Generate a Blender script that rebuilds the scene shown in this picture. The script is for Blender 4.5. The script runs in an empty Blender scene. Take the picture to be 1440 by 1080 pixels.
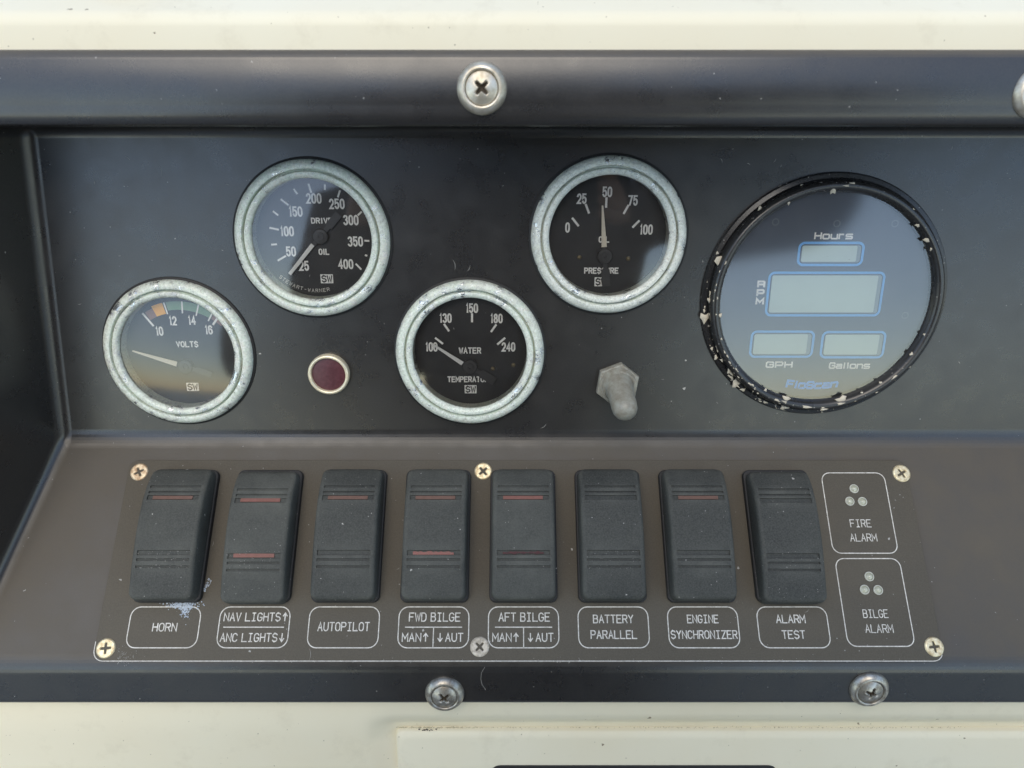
import bpy, bmesh, math, random
from mathutils import Vector, Matrix
random.seed(7)
D = bpy.data
SC = bpy.context.scene
COL = SC.collection
R = math.radians
MM = 0.001

# ------------------------------------------------------------------ camera, sky, sun, exposure
F_PX = 1055.0                       # focal length in pixels of the 1440 px wide photograph
PITCH = R(40)                       # the camera looks down by this much
CAM_LOC = Vector((0, 0, 1.42))
cam_d = D.cameras.new('camera')
cam_d.sensor_width = 36
cam_d.lens = 36 * F_PX / 1440
cam_d.clip_start = 0.01
cam_d.clip_end = 2000
cam_d.dof.use_dof = True
cam_d.dof.focus_distance = 0.295
cam_d.dof.aperture_fstop = 15
cam = D.objects.new('camera', cam_d)
COL.objects.link(cam)
cam.location = CAM_LOC
cam.rotation_euler = (math.pi / 2 - PITCH, 0, 0)
SC.camera = cam

SUN_EL, SUN_AZ = R(57), R(-168)      # azimuth measured from +Y (ahead), clockwise
w = D.worlds.new('World')
SC.world = w
w.use_nodes = True
nt = w.node_tree
bg = nt.nodes['Background']
sky = nt.nodes.new('ShaderNodeTexSky')
sky.sky_type = 'NISHITA'
sky.sun_disc = False
sky.sun_elevation = SUN_EL
sky.sun_rotation = SUN_AZ
sky.air_density = 1.0
sky.dust_density = .5
sky.ozone_density = 1.0
nt.links.new(sky.outputs[0], bg.inputs[0])
bg.inputs[1].default_value = 0.15
sun_d = D.lights.new('sun', 'SUN')
sun_d.energy = 0.75
sun_d.angle = R(42)
sun_d.color = (1.0, 0.93, 0.82)
sun = D.objects.new('sun', sun_d)
COL.objects.link(sun)
sdir = Vector((math.sin(SUN_AZ) * math.cos(SUN_EL), math.cos(SUN_AZ) * math.cos(SUN_EL), math.sin(SUN_EL)))
sun.rotation_euler = sdir.to_track_quat('Z', 'Y').to_euler()
sun.location = sdir * 3 + Vector((0, 0, 1))
vs = SC.view_settings
vs.view_transform = 'Standard'
vs.look = 'None'
vs.gamma = 1
vs.exposure = 1.08
vs.use_white_balance = True          # the phone balanced its picture for open shade
vs.white_balance_temperature = 7350
vs.white_balance_tint = 8

# ------------------------------------------------------------------ frames of the two panel faces (millimetres in camera space)
CR, SR = Vector((1, 0, 0)), None
fwd = Vector((0, math.cos(PITCH), -math.sin(PITCH)))
down = Vector((0, -math.sin(PITCH), -math.cos(PITCH)))
def cam2world(p):
    return CAM_LOC + (CR * p[0] + down * p[1] + fwd * p[2]) * MM
def dir2world(p):
    return CR * p[0] + down * p[1] + fwd * p[2]

class Frame:
    def __init__(s, o, ev):
        s.o = Vector(o)
        s.eu = Vector((1, 0, 0))
        s.ev = Vector(ev)
        s.n = s.eu.cross(s.ev)
    def at(s, x, y, h=0.0):
        """millimetre position on this face of a point measured on the photograph"""
        d = Vector(((x - 720) / F_PX, (y - 540) / F_PX, 1))
        o = s.o + s.n * h
        X = d * (o.dot(s.n) / d.dot(s.n)) - o
        return (X.dot(s.eu), X.dot(s.ev))
    def mat(s, u=0, v=0, h=0, rot=0):
        o = s.o + s.eu * u + s.ev * v + s.n * h
        m = Matrix.Identity(4)
        for i, a in enumerate((s.eu, s.ev, s.n)):
            wv = dir2world(a)
            for r in range(3):
                m[r][i] = wv[r]
        wl = cam2world(o)
        for r in range(3):
            m[r][3] = wl[r]
        return m @ Matrix.Rotation(rot, 4, 'Z')
TH = R(17.58)
U = Frame((0, (333 - 540) / F_PX * 290.63, 290.63), (0, -math.cos(TH), -math.sin(TH)))
CREASE_V = -84.0
PH = R(21.4)
L = Frame(tuple(U.o + U.ev * CREASE_V), (0, -math.cos(PH), math.sin(PH)))
FOLD = TH + PH
H_FL = 56.3                          # mounting flange stands this far in front of the gauge face
LOW_LEN = H_FL / math.sin(FOLD)
FOLD_V = CREASE_V - LOW_LEN * math.cos(FOLD)

# ------------------------------------------------------------------ materials
def N(nt, t, **k):
    n = nt.nodes.new(t)
    for a, b in k.items():
        setattr(n, a, b)
    return n
def newmat(name):
    m = D.materials.new(name)
    m.use_nodes = True
    nt = m.node_tree
    b = nt.nodes['Principled BSDF']
    return m, nt, b
def setp(b, **k):
    for a, v in k.items():
        b.inputs[a.replace('_', ' ')].default_value = v
def texco(nt, kind='Object', scale=(1, 1, 1)):
    tc = N(nt, 'ShaderNodeTexCoord')
    mp = N(nt, 'ShaderNodeMapping')
    mp.inputs['Scale'].default_value = scale
    if kind == 'Object':            # every copy of a thing wears its own pattern
        oi = N(nt, 'ShaderNodeObjectInfo')
        ml_ = N(nt, 'ShaderNodeVectorMath', operation='MULTIPLY_ADD')
        cx_ = N(nt, 'ShaderNodeCombineXYZ')
        for i in range(2): nt.links.new(oi.outputs['Random'], cx_.inputs[i])
        nt.links.new(cx_.outputs[0], ml_.inputs[0])
        ml_.inputs[1].default_value = (1.7, 2.3, 0)
        nt.links.new(tc.outputs[kind], ml_.inputs[2])
        nt.links.new(ml_.outputs[0], mp.inputs[0])
    else:
        nt.links.new(tc.outputs[kind], mp.inputs[0])
    return mp.outputs[0]
def noise(nt, co, scale, detail=4, rough=.55, dist=0):
    n = N(nt, 'ShaderNodeTexNoise')
    n.inputs['Scale'].default_value = scale
    n.inputs['Detail'].default_value = detail
    n.inputs['Roughness'].default_value = rough
    n.inputs['Distortion'].default_value = dist
    nt.links.new(co, n.inputs['Vector'])
    return n.outputs['Fac']
def ramp(nt, fac, stops):
    r = N(nt, 'ShaderNodeValToRGB')
    el = r.color_ramp.elements
    while len(el) < len(stops):
        el.new(.5)
    for e, (p, c) in zip(el, stops):
        e.position = p
        e.color = (*c, 1) if len(c) == 3 else c
    nt.links.new(fac, r.inputs[0])
    return r.outputs[0]
def g3(v):
    return (v, v, v)
def mix(nt, fac, a, b, bt='MIX'):
    m = N(nt, 'ShaderNodeMix', data_type='RGBA', blend_type=bt)
    for inp, v in ((0, fac), (6, a), (7, b)):
        if hasattr(v, 'is_linked') or hasattr(v, 'links'):
            nt.links.new(v, m.inputs[inp])
        else:
            m.inputs[inp].default_value = v if inp == 0 else (*v, 1)
    return m.outputs[2]
def math_(nt, op, a, b=0.0, clamp=False):
    m = N(nt, 'ShaderNodeMath', operation=op, use_clamp=clamp)
    for i, v in enumerate((a, b)):
        if hasattr(v, 'links'):
            nt.links.new(v, m.inputs[i])
        else:
            m.inputs[i].default_value = v
    return m.outputs[0]
def bump(nt, b, h, strength=.2, dist=.0003):
    n = N(nt, 'ShaderNodeBump')
    n.inputs['Strength'].default_value = strength
    n.inputs['Distance'].default_value = dist
    nt.links.new(h, n.inputs['Height'])
    nt.links.new(n.outputs[0], b.inputs['Normal'])
def specks(nt, co, scale, size, share):
    """small scattered dust grains: voronoi cells of which only a share carries a grain"""
    wob = N(nt, 'ShaderNodeTexNoise')
    wob.inputs['Scale'].default_value = scale * 2.5
    nt.links.new(co, wob.inputs['Vector'])
    ad = N(nt, 'ShaderNodeVectorMath', operation='MULTIPLY_ADD')
    nt.links.new(wob.outputs['Color'], ad.inputs[0])
    ad.inputs[1].default_value = (.5 / scale,) * 3
    nt.links.new(co, ad.inputs[2])
    v = N(nt, 'ShaderNodeTexVoronoi')
    v.inputs['Scale'].default_value = scale
    nt.links.new(ad.outputs[0], v.inputs['Vector'])
    sep = N(nt, 'ShaderNodeSeparateColor')
    nt.links.new(v.outputs['Color'], sep.inputs[0])
    near = math_(nt, 'LESS_THAN', v.outputs['Distance'], math_(nt, 'MULTIPLY', sep.outputs[1], size))
    keep = math_(nt, 'LESS_THAN', sep.outputs[0], share)
    return math_(nt, 'MULTIPLY', near, keep)

def mat_plastic(name, base, rough, dust, dust_col, speck_share=.05, grain=.5, coat=0, up_dust_reflection=0.0, spec=.5, worn=0.0):
    m, nt, b = newmat(name)
    co = texco(nt)
    big = noise(nt, co, 14, 5)
    mid = noise(nt, co, 90, 5, .6)
    fine = noise(nt, co, 1800, 3)
    f = math_(nt, 'MULTIPLY', ramp(nt, big, [(.35, g3(0)), (.7, g3(1))]), ramp(nt, mid, [(.3, g3(.3)), (.75, g3(1))]))
    f = math_(nt, 'MULTIPLY', f, dust)
    if up_dust_reflection:  # upward faces browned: dust, with the overhead reflection painted into the same colour
        geo = N(nt, 'ShaderNodeNewGeometry')
        sx = N(nt, 'ShaderNodeSeparateXYZ')
        nt.links.new(geo.outputs['True Normal'], sx.inputs[0])
        upf = ramp(nt, sx.outputs[2], [(.62, g3(0)), (.86, g3(1))])
        upv = math_(nt, 'MULTIPLY', math_(nt, 'MULTIPLY', upf, up_dust_reflection), math_(nt, 'MULTIPLY', ramp(nt, mid, [(.3, g3(.72)), (.7, g3(1))]), ramp(nt, big, [(.3, g3(.72)), (.7, g3(1))])))
        f = math_(nt, 'ADD', f, upv, True)
    gr = math_(nt, 'MULTIPLY_ADD', fine, .5)
    c = mix(nt, f, base, dust_col)
    c = mix(nt, ramp(nt, fine, [(.3, g3(0)), (.75, g3(.35 * grain))]), c, dust_col)
    c = mix(nt, specks(nt, co, 260, .16, speck_share), c, (.42, .41, .38))
    c = mix(nt, specks(nt, co, 900, .22, speck_share), c, (.3, .29, .27))
    if worn:                            # handled edges are rubbed paler
        g2 = N(nt, 'ShaderNodeNewGeometry')
        pw = math_(nt, 'MULTIPLY', ramp(nt, g2.outputs['Pointiness'], [(.51, g3(0)), (.60, g3(1))]), ramp(nt, mid, [(.35, g3(.15)), (.65, g3(worn))]))
        c = mix(nt, pw, c, dust_col)
    nt.links.new(c, b.inputs['Base Color'])
    r = math_(nt, 'ADD', math_(nt, 'MULTIPLY', f, .45), rough)
    nt.links.new(math_(nt, 'ADD', r, math_(nt, 'MULTIPLY', mid, .16), True), b.inputs['Roughness'])
    nt.links.new(math_(nt, 'MULTIPLY', math_(nt, 'SUBTRACT', 1.0, math_(nt, 'MULTIPLY', f, .85)), spec), b.inputs['Specular IOR Level'])
    if coat:
        setp(b, Coat_Weight=coat, Coat_Roughness=.12)
    bump(nt, b, math_(nt, 'ADD', fine, math_(nt, 'MULTIPLY', noise(nt, co, 22, 2), 2.0)), .12 * grain, .0004)
    return m
def mat_simple(name, col, rough=.5, metal=0, spec=.5, vary=.0, scale=200, var_col=None, bump_s=0):
    m, nt, b = newmat(name)
    setp(b, Base_Color=(*col, 1), Roughness=rough, Metallic=metal)
    b.inputs['Specular IOR Level'].default_value = spec
    if vary:
        co = texco(nt)
        f = noise(nt, co, scale, 5, .65)
        c = mix(nt, math_(nt, 'MULTIPLY', ramp(nt, f, [(.35, g3(0)), (.7, g3(1))]), vary), col, var_col or tuple(x * .5 for x in col))
        nt.links.new(c, b.inputs['Base Color'])
        if bump_s:
            bump(nt, b, f, bump_s, .0002)
    return m

M = {}
M['panel'] = mat_plastic('black moulded plastic', (.013, .0135, .015), .20, .09, (.138, .119, .094), .016, .35, up_dust_reflection=.80, spec=.85)
M['plate'] = mat_plastic('engraved laminate', (.088, .078, .061), .5, .35, (.19, .165, .13), .045, .7, spec=.22)
M['rocker'] = mat_plastic('dusty black rocker plastic', (.025, .028, .027), .5, .62, (.155, .158, .14), .09, 1.0, spec=.3, worn=.7)
M['housing'] = mat_plastic('switch housing plastic', (.012, .012, .013), .5, .3, (.08, .08, .075), .1, .6)
M['ring_black'] = mat_plastic('glossy black bezel enamel', (.012, .012, .013), .16, .25, (.12, .12, .115), .30, .3, spec=.7)
M['engrave'] = mat_simple('white engraving', (.82, .79, .72), .6, vary=.8, scale=700, var_col=(.34, .32, .28))
M['print'] = mat_simple('white dial print', (.93, .92, .87), .5, vary=.12, scale=700)
M['cream_needle'] = mat_simple('cream needle paint', (.80, .74, .60), .45, vary=.2, scale=500)
M['white_needle'] = mat_simple('white needle paint', (.82, .82, .78), .45, vary=.15, scale=500)
M['dark_needle'] = mat_simple('matt black needle', (.045, .044, .044), .4)
M['dial'] = mat_simple('matt black dial', (.013, .013, .014), .55, vary=.5, scale=60, var_col=(.035, .033, .03))
M['orange'] = mat_simple('orange dial band', (.95, .46, .05), .5)
M['green'] = mat_simple('green dial band', (.14, .30, .16), .5, vary=.7, scale=120, var_col=(.26, .36, .28))
M['red'] = mat_simple('faded red dial band', (.26, .14, .11), .5)
M['brass_dot'] = mat_simple('dull dial rivet', (.22, .18, .11), .5, .6)

def mat_bezel(name, tint):
    m, nt, b = newmat(name)
    co = texco(nt)
    a = noise(nt, co, 95, 6, .7)
    c = ramp(nt, a, [(.22, (.50, .50, .50)), (.40, (.72, .76, .66)), (.52, tint), (.64, (.80, .80, .70)), (.78, (.60, .60, .70))])
    str_ = noise(nt, texco(nt, scale=(1, 1, .3)), 1500, 3, .7)
    c = mix(nt, ramp(nt, str_, [(.35, g3(.55)), (.55, g3(0))]), c, (.40, .42, .40))
    pit = noise(nt, co, 520, 6, .75)
    c = mix(nt, ramp(nt, pit, [(.58, g3(0)), (.70, g3(.85))]), c, (.20, .20, .16))
    wht = noise(nt, co, 800, 4, .7)
    c = mix(nt, ramp(nt, wht, [(.50, g3(0)), (.62, g3(.8))]), c, (.86, .90, .84))
    cor = noise(nt, co, 160, 7, .72, .3)
    cm = ramp(nt, cor, [(.38, g3(0)), (.47, g3(1))])          # where the chrome is corroded to a pale crust
    c = mix(nt, cm, ramp(nt, a, [(.3, (.66, .68, .70)), (.6, (.80, .83, .78)), (.8, (.70, .66, .74))]), c)
    nt.links.new(c, b.inputs['Base Color'])
    nt.links.new(ramp(nt, cm, [(0, g3(.9)), (1, g3(.12))]), b.inputs['Metallic'])
    nt.links.new(ramp(nt, cm, [(0, g3(.20)), (1, g3(.5))]), b.inputs['Roughness'])
    bump(nt, b, math_(nt, 'ADD', math_(nt, 'ADD', pit, wht), cm), .55, .00025)
    return m
M['bezel_green'] = mat_bezel('corroded chrome greenish', (.70, .79, .68))
M['bezel_grey'] = mat_bezel('corroded chrome greyish', (.76, .80, .73))

def mat_metal(name, col, col2, rough, metal=.85, scale=400):
    m, nt, b = newmat(name)
    co = texco(nt)
    a = noise(nt, co, scale, 5, .65)
    nt.links.new(ramp(nt, a, [(.35, col2), (.6, col)]), b.inputs['Base Color'])
    nt.links.new(ramp(nt, a, [(.3, g3(rough + .2)), (.7, g3(rough))]), b.inputs['Roughness'])
    setp(b, Metallic=metal)
    bump(nt, b, a, .25, .0001)
    return m
M['steel'] = mat_metal('weathered stainless steel', (.68, .63, .53), (.46, .40, .30), .34, .75, 260)
M['steel_dark'] = mat_metal('tarnished stainless steel', (.52, .49, .43), (.26, .23, .19), .30)
M['brass'] = mat_metal('pale zinc yellow screw', (.86, .76, .52), (.55, .42, .24), .34, .55, 700)
M['brass_rust'] = mat_metal('rust stained pale screw', (.80, .66, .46), (.36, .20, .10), .4, .5, 500)
M['brass_dull'] = mat_metal('chalky dull screw', (.66, .60, .50), (.36, .31, .24), .55, .2, 600)
M['recess'] = mat_simple('dark screw recess', (.05, .035, .02), .7)  # darker colour for the inside of the screw cross
M['lamp_ring'] = mat_metal('pale polished lamp ring', (.90, .82, .62), (.78, .68, .48), .25, .45)

def mat_glass(name, tint=(1, 1, 1), boost=1.0, haze=.03, rough=.02, scratches=True):
    m, nt, b = newmat(name)
    nt.nodes.remove(b)
    out = nt.nodes['Material Output']
    co = texco(nt)
    tr = N(nt, 'ShaderNodeBsdfTransparent')
    tr.inputs[0].default_value = (*tint, 1)
    gl = N(nt, 'ShaderNodeBsdfGlossy')
    gl.inputs['Roughness'].default_value = rough
    fr = N(nt, 'ShaderNodeFresnel')
    fr.inputs[0].default_value = 1.5
    df = N(nt, 'ShaderNodeBsdfDiffuse')
    df.inputs[0].default_value = (.5, .5, .48, 1)
    m1 = N(nt, 'ShaderNodeMixShader')
    hz = noise(nt, co, 60, 6, .7)
    hf = math_(nt, 'MULTIPLY', ramp(nt, hz, [(.4, g3(.25)), (.75, g3(1))]), haze)
    sp = specks(nt, co, 700, .16, .10)
    hf = math_(nt, 'ADD', hf, math_(nt, 'MULTIPLY', sp, .35), True)
    nt.links.new(hf, m1.inputs[0])
    nt.links.new(tr.outputs[0], m1.inputs[1])
    nt.links.new(df.outputs[0], m1.inputs[2])
    m2 = N(nt, 'ShaderNodeMixShader')
    nt.links.new(math_(nt, 'MULTIPLY', fr.outputs[0], boost, True), m2.inputs[0])
    nt.links.new(m1.outputs[0], m2.inputs[1])
    nt.links.new(gl.outputs[0], m2.inputs[2])
    nt.links.new(m2.outputs[0], out.inputs['Surface'])
    return m
M['glass'] = mat_glass('dusty gauge glass', boost=3.0, haze=.03, rough=.07)
M['glass_reflect_haze'] = mat_glass('gauge glass with painted reflection haze', boost=2.4, haze=.07, rough=.08)  # diffuse haze painted in place of the pale reflections on the volt glass
M['glass_monitor'] = mat_glass('monitor window', boost=3.4, haze=.06, rough=.09)
M['monitor_face'] = mat_simple('charcoal monitor face with sky tint', (.060, .082, .12), .5, vary=.5, scale=30, var_col=(.085, .11, .15))  # charcoal face; the blue grey sky reflection is put into its colour
M['lcd'] = mat_simple('blank liquid crystal display', (.54, .66, .61), .5, vary=.25, scale=40, var_col=(.46, .56, .52))
M['dot_print'] = mat_simple('faint dot print', (.14, .17, .20), .5)
M['lcd_edge'] = mat_simple('display edge', (.25, .33, .36), .5)
M['blue'] = mat_simple('light blue print', (.13, .45, .90), .5)
M['blue_logo'] = mat_simple('bright blue print', (.02, .34, 1.0), .5, vary=.3, scale=300, var_col=(.08, .34, .70))
M['led'] = mat_simple('clear light emitting diode', (.50, .50, .38), .12, spec=.9, vary=.4, scale=900, var_col=(.7, .72, .62))
M['led_ring'] = mat_simple('pale rim', (.60, .60, .52), .4)
M['lens_amber'] = mat_simple('faded red lens', (.14, .075, .055), .65, vary=.4, scale=600, var_col=(.22, .12, .10))
M['lens_pink'] = mat_simple('pink red lens', (.20, .085, .065), .65, vary=.4, scale=600, var_col=(.30, .12, .11))
M['lens_red'] = mat_simple('bright red chipped lens', (.18, .014, .018), .35, vary=.8, scale=900, var_col=(.10, .03, .03))
M['lens_dark'] = mat_simple('dark broken red lens', (.075, .010, .015), .6, vary=.8, scale=700, var_col=(.02, .010, .010))
M['ruby'] = mat_simple('dull ruby lens', (.075, .020, .026), .35, vary=.6, scale=700, var_col=(.14, .05, .06), bump_s=.4)
M['boot'] = mat_simple('grey silicone boot', (.34, .345, .30), .4, vary=.8, scale=330, var_col=(.19, .16, .12), bump_s=.3)
M['boot'].node_tree.nodes['Principled BSDF'].inputs['Subsurface Weight'].default_value = .15
M['boot'].node_tree.nodes['Principled BSDF'].inputs['Subsurface Radius'].default_value = (.003, .003, .002)
M['paint_chip'] = mat_simple('old cream paint drops', (.66, .60, .48), .6, vary=.5, scale=900)
M['salt'] = mat_simple('pale blue corrosion crust', (.42, .50, .60), .8, vary=.6, scale=900, var_col=(.65, .68, .70))
M['grime'] = mat_simple('dark grime', (.05, .035, .02), .8)
M['joint_dirt'] = mat_simple('brown joint dirt', (.40, .33, .21), .8, vary=.7, scale=500)
M['scratch'] = mat_simple('pale scratch', (.35, .34, .31), .7)
M['black_gap'] = mat_simple('black rubber', (.012, .012, .012), .6)

def mat_gelcoat(name):
    m, nt, b = newmat(name)
    co = texco(nt)
    a = noise(nt, co, 9, 4)
    c = ramp(nt, a, [(.3, (.79, .705, .52)), (.7, (.82, .76, .59))])
    st = noise(nt, co, 60, 6, .7)
    c = mix(nt, ramp(nt, st, [(.55, g3(0)), (.8, g3(.35))]), c, (.55, .48, .34))
    c = mix(nt, specks(nt, co, 200, .13, .10), c, (.28, .22, .14))
    c = mix(nt, specks(nt, co, 650, .16, .08), c, (.35, .30, .20))
    nt.links.new(c, b.inputs['Base Color'])
    setp(b, Roughness=.5)
    b.inputs['Specular IOR Level'].default_value = .3
    bump(nt, b, noise(nt, co, 40, 3), .08, .0005)
    return m
M['gelcoat'] = mat_gelcoat('aged cream gelcoat')
M['deck'] = mat_simple('pale grey deck', (.20, .22, .24), .8, vary=.3, scale=6)
M['sea'] = mat_simple('grey blue water', (.10, .13, .15), .35)
M['jacket'] = mat_simple('dark maroon brown cloth', (.055, .034, .030), .9)
M['trousers'] = mat_simple('dark grey cloth', (.03, .03, .035), .9)
M['skin'] = mat_simple('skin', (.42, .24, .17), .5)
M['hair'] = mat_simple('dark hair', (.03, .02, .015), .6)
M['phone'] = mat_simple('black phone glass', (.01, .01, .012), .1)

# ------------------------------------------------------------------ mesh helpers (all shapes given in millimetres)
def mesh(name, verts, faces, mat, smooth=None):
    me = D.meshes.new(name)
    me.from_pydata([(x * MM, y * MM, z * MM) for x, y, z in verts], [], faces)
    me.update()
    if isinstance(mat, (list, tuple)):
        for q in mat:
            me.materials.append(q)
    else:
        me.materials.append(mat)
    if smooth is not None:
        me.polygons.foreach_set('use_smooth', [True] * len(me.polygons))
        if smooth < 180:
            me.set_sharp_from_angle(angle=R(smooth))
    return me
def obj(name, me, parent=None, loc=(0, 0, 0), rot=0):
    o = D.objects.new(name, me)
    COL.objects.link(o)
    if parent is not None:
        o.parent = parent
    o.location = Vector(loc) * MM
    o.rotation_euler = (0, 0, rot)
    return o
def tag(o, label=None, cat=None, group=None, kind=None):
    if label: o['label'] = label
    if cat: o['category'] = cat
    if group: o['group'] = group
    if kind: o['kind'] = kind
    return o
def root(name, m, label, cat, group=None):
    o = D.objects.new(name, None)
    COL.objects.link(o)
    o.empty_display_size = .01
    o.matrix_world = m
    return tag(o, label, cat, group)
def copy_thing(o, m, label):
    c = o.copy()
    COL.objects.link(c)
    c.matrix_world = m
    c['label'] = label
    for ch in list(o.children):
        k = ch.copy()
        COL.objects.link(k)
        k.parent = c
        for g in list(ch.children):
            q = g.copy()
            COL.objects.link(q)
            q.parent = k
    return c

def lathe(name, prof, mat, seg=96, smooth=35, cap=False, wob=0):
    vs_, fs = [], []
    n = len(prof)
    for i in range(seg):
        a = 2 * math.pi * i / seg
        for j, (r, h) in enumerate(prof):
            rr = r + (wob * math.sin(a * 7 + j) if wob else 0)
            vs_.append((rr * math.cos(a), rr * math.sin(a), h))
    for i in range(seg):
        k = (i + 1) % seg
        for j in range(n - 1):
            fs.append((i * n + j, i * n + j + 1, k * n + j + 1, k * n + j))
    fs = [f[::-1] for f in fs]
    if cap:
        fs.append([i * n + n - 1 for i in range(seg)])
    return mesh(name, vs_, fs, mat, smooth)
def disc(name, r, mat, h=0, thick=.6, seg=64):
    return lathe(name, [(r, h - thick), (r, h)], mat, seg, 30, cap=True)
def domed(name, r, rise, mat, rings=10, seg=64, h=0):
    prof = [(r, h - .5)]
    for i in range(rings + 1):
        t = i / rings
        rr = r * math.cos(t * math.pi / 2)
        if i == rings: rr = .01
        prof.append((rr, h + rise * (1 - (rr / r) ** 2)))
    return lathe(name, prof, mat, seg, 60)
def poly_prism(name, pts, z0, z1, mat, bev=0):
    n = len(pts)
    v = [(x, y, z0) for x, y in pts] + [(x, y, z1) for x, y in pts]
    f = [tuple(range(n, 2 * n)), tuple(reversed(range(n)))] + [(i, (i + 1) % n, n + (i + 1) % n, n + i) for i in range(n)]
    me = mesh(name, v, f, mat)
    if bev:
        bm = bmesh.new(); bm.from_mesh(me)
        es = [e for e in bm.edges if all(abs(q.co.z - z1 * MM) < 1e-7 for q in e.verts)]
        bmesh.ops.bevel(bm, geom=es, offset=bev * MM, segments=3, profile=.5, affect='EDGES')
        bm.to_mesh(me); bm.free()
        me.polygons.foreach_set('use_smooth', [True] * len(me.polygons))
        me.set_sharp_from_angle(angle=R(40))
    return me
def rrect(w_, h_, r, seg=6, cx=0, cy=0):
    pts = []
    for sx, sy, a0 in ((1, 1, 0), (-1, 1, 90), (-1, -1, 180), (1, -1, 270)):
        for i in range(seg + 1):
            a = R(a0 + 90 * i / seg)
            pts.append((cx + sx * (w_ / 2 - r) + r * math.cos(a), cy + sy * (h_ / 2 - r) + r * math.sin(a)))
    return pts
class Ribbons:
    """flat strokes of constant width, one mesh"""
    def __init__(s): s.v, s.f, s.k = [], [], 0
    def add(s, pts, wd, closed=False, z=0.0, thick=.05):
        z = z + .006 * (s.k % 7); s.k += 1
        n = len(pts)
        base = len(s.v)
        for i in range(n):
            p = Vector(pts[i])
            a = Vector(pts[i - 1]) if (i > 0 or closed) else None
            b = Vector(pts[(i + 1) % n]) if (i < n - 1 or closed) else None
            d1 = (p - a).normalized() if a is not None else None
            d2 = (b - p).normalized() if b is not None else None
            if d1 is None: d1 = d2
            if d2 is None: d2 = d1
            t = (d1 + d2)
            t = t.normalized() if t.length > 1e-6 else d1
            nn = Vector((-t.y, t.x))
            c = max(.45, nn.dot(Vector((-d1.y, d1.x))))
            hw = wd / 2 / c
            e = Vector((0, 0))
            if not closed and i == 0: e = -d2 * wd * .35
            if not closed and i == n - 1: e = d1 * wd * .35
            for sg in (1, -1):
                q = p + nn * hw * sg + e
                s.v.append((q.x, q.y, z + thick))
        for i in range(n if closed else n - 1):
            j = (i + 1) % n
            s.f.append((base + 2 * i, base + 2 * i + 1, base + 2 * j + 1, base + 2 * j))
    def mesh(s, name, mat):
        return mesh(name, s.v, s.f, mat)

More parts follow.
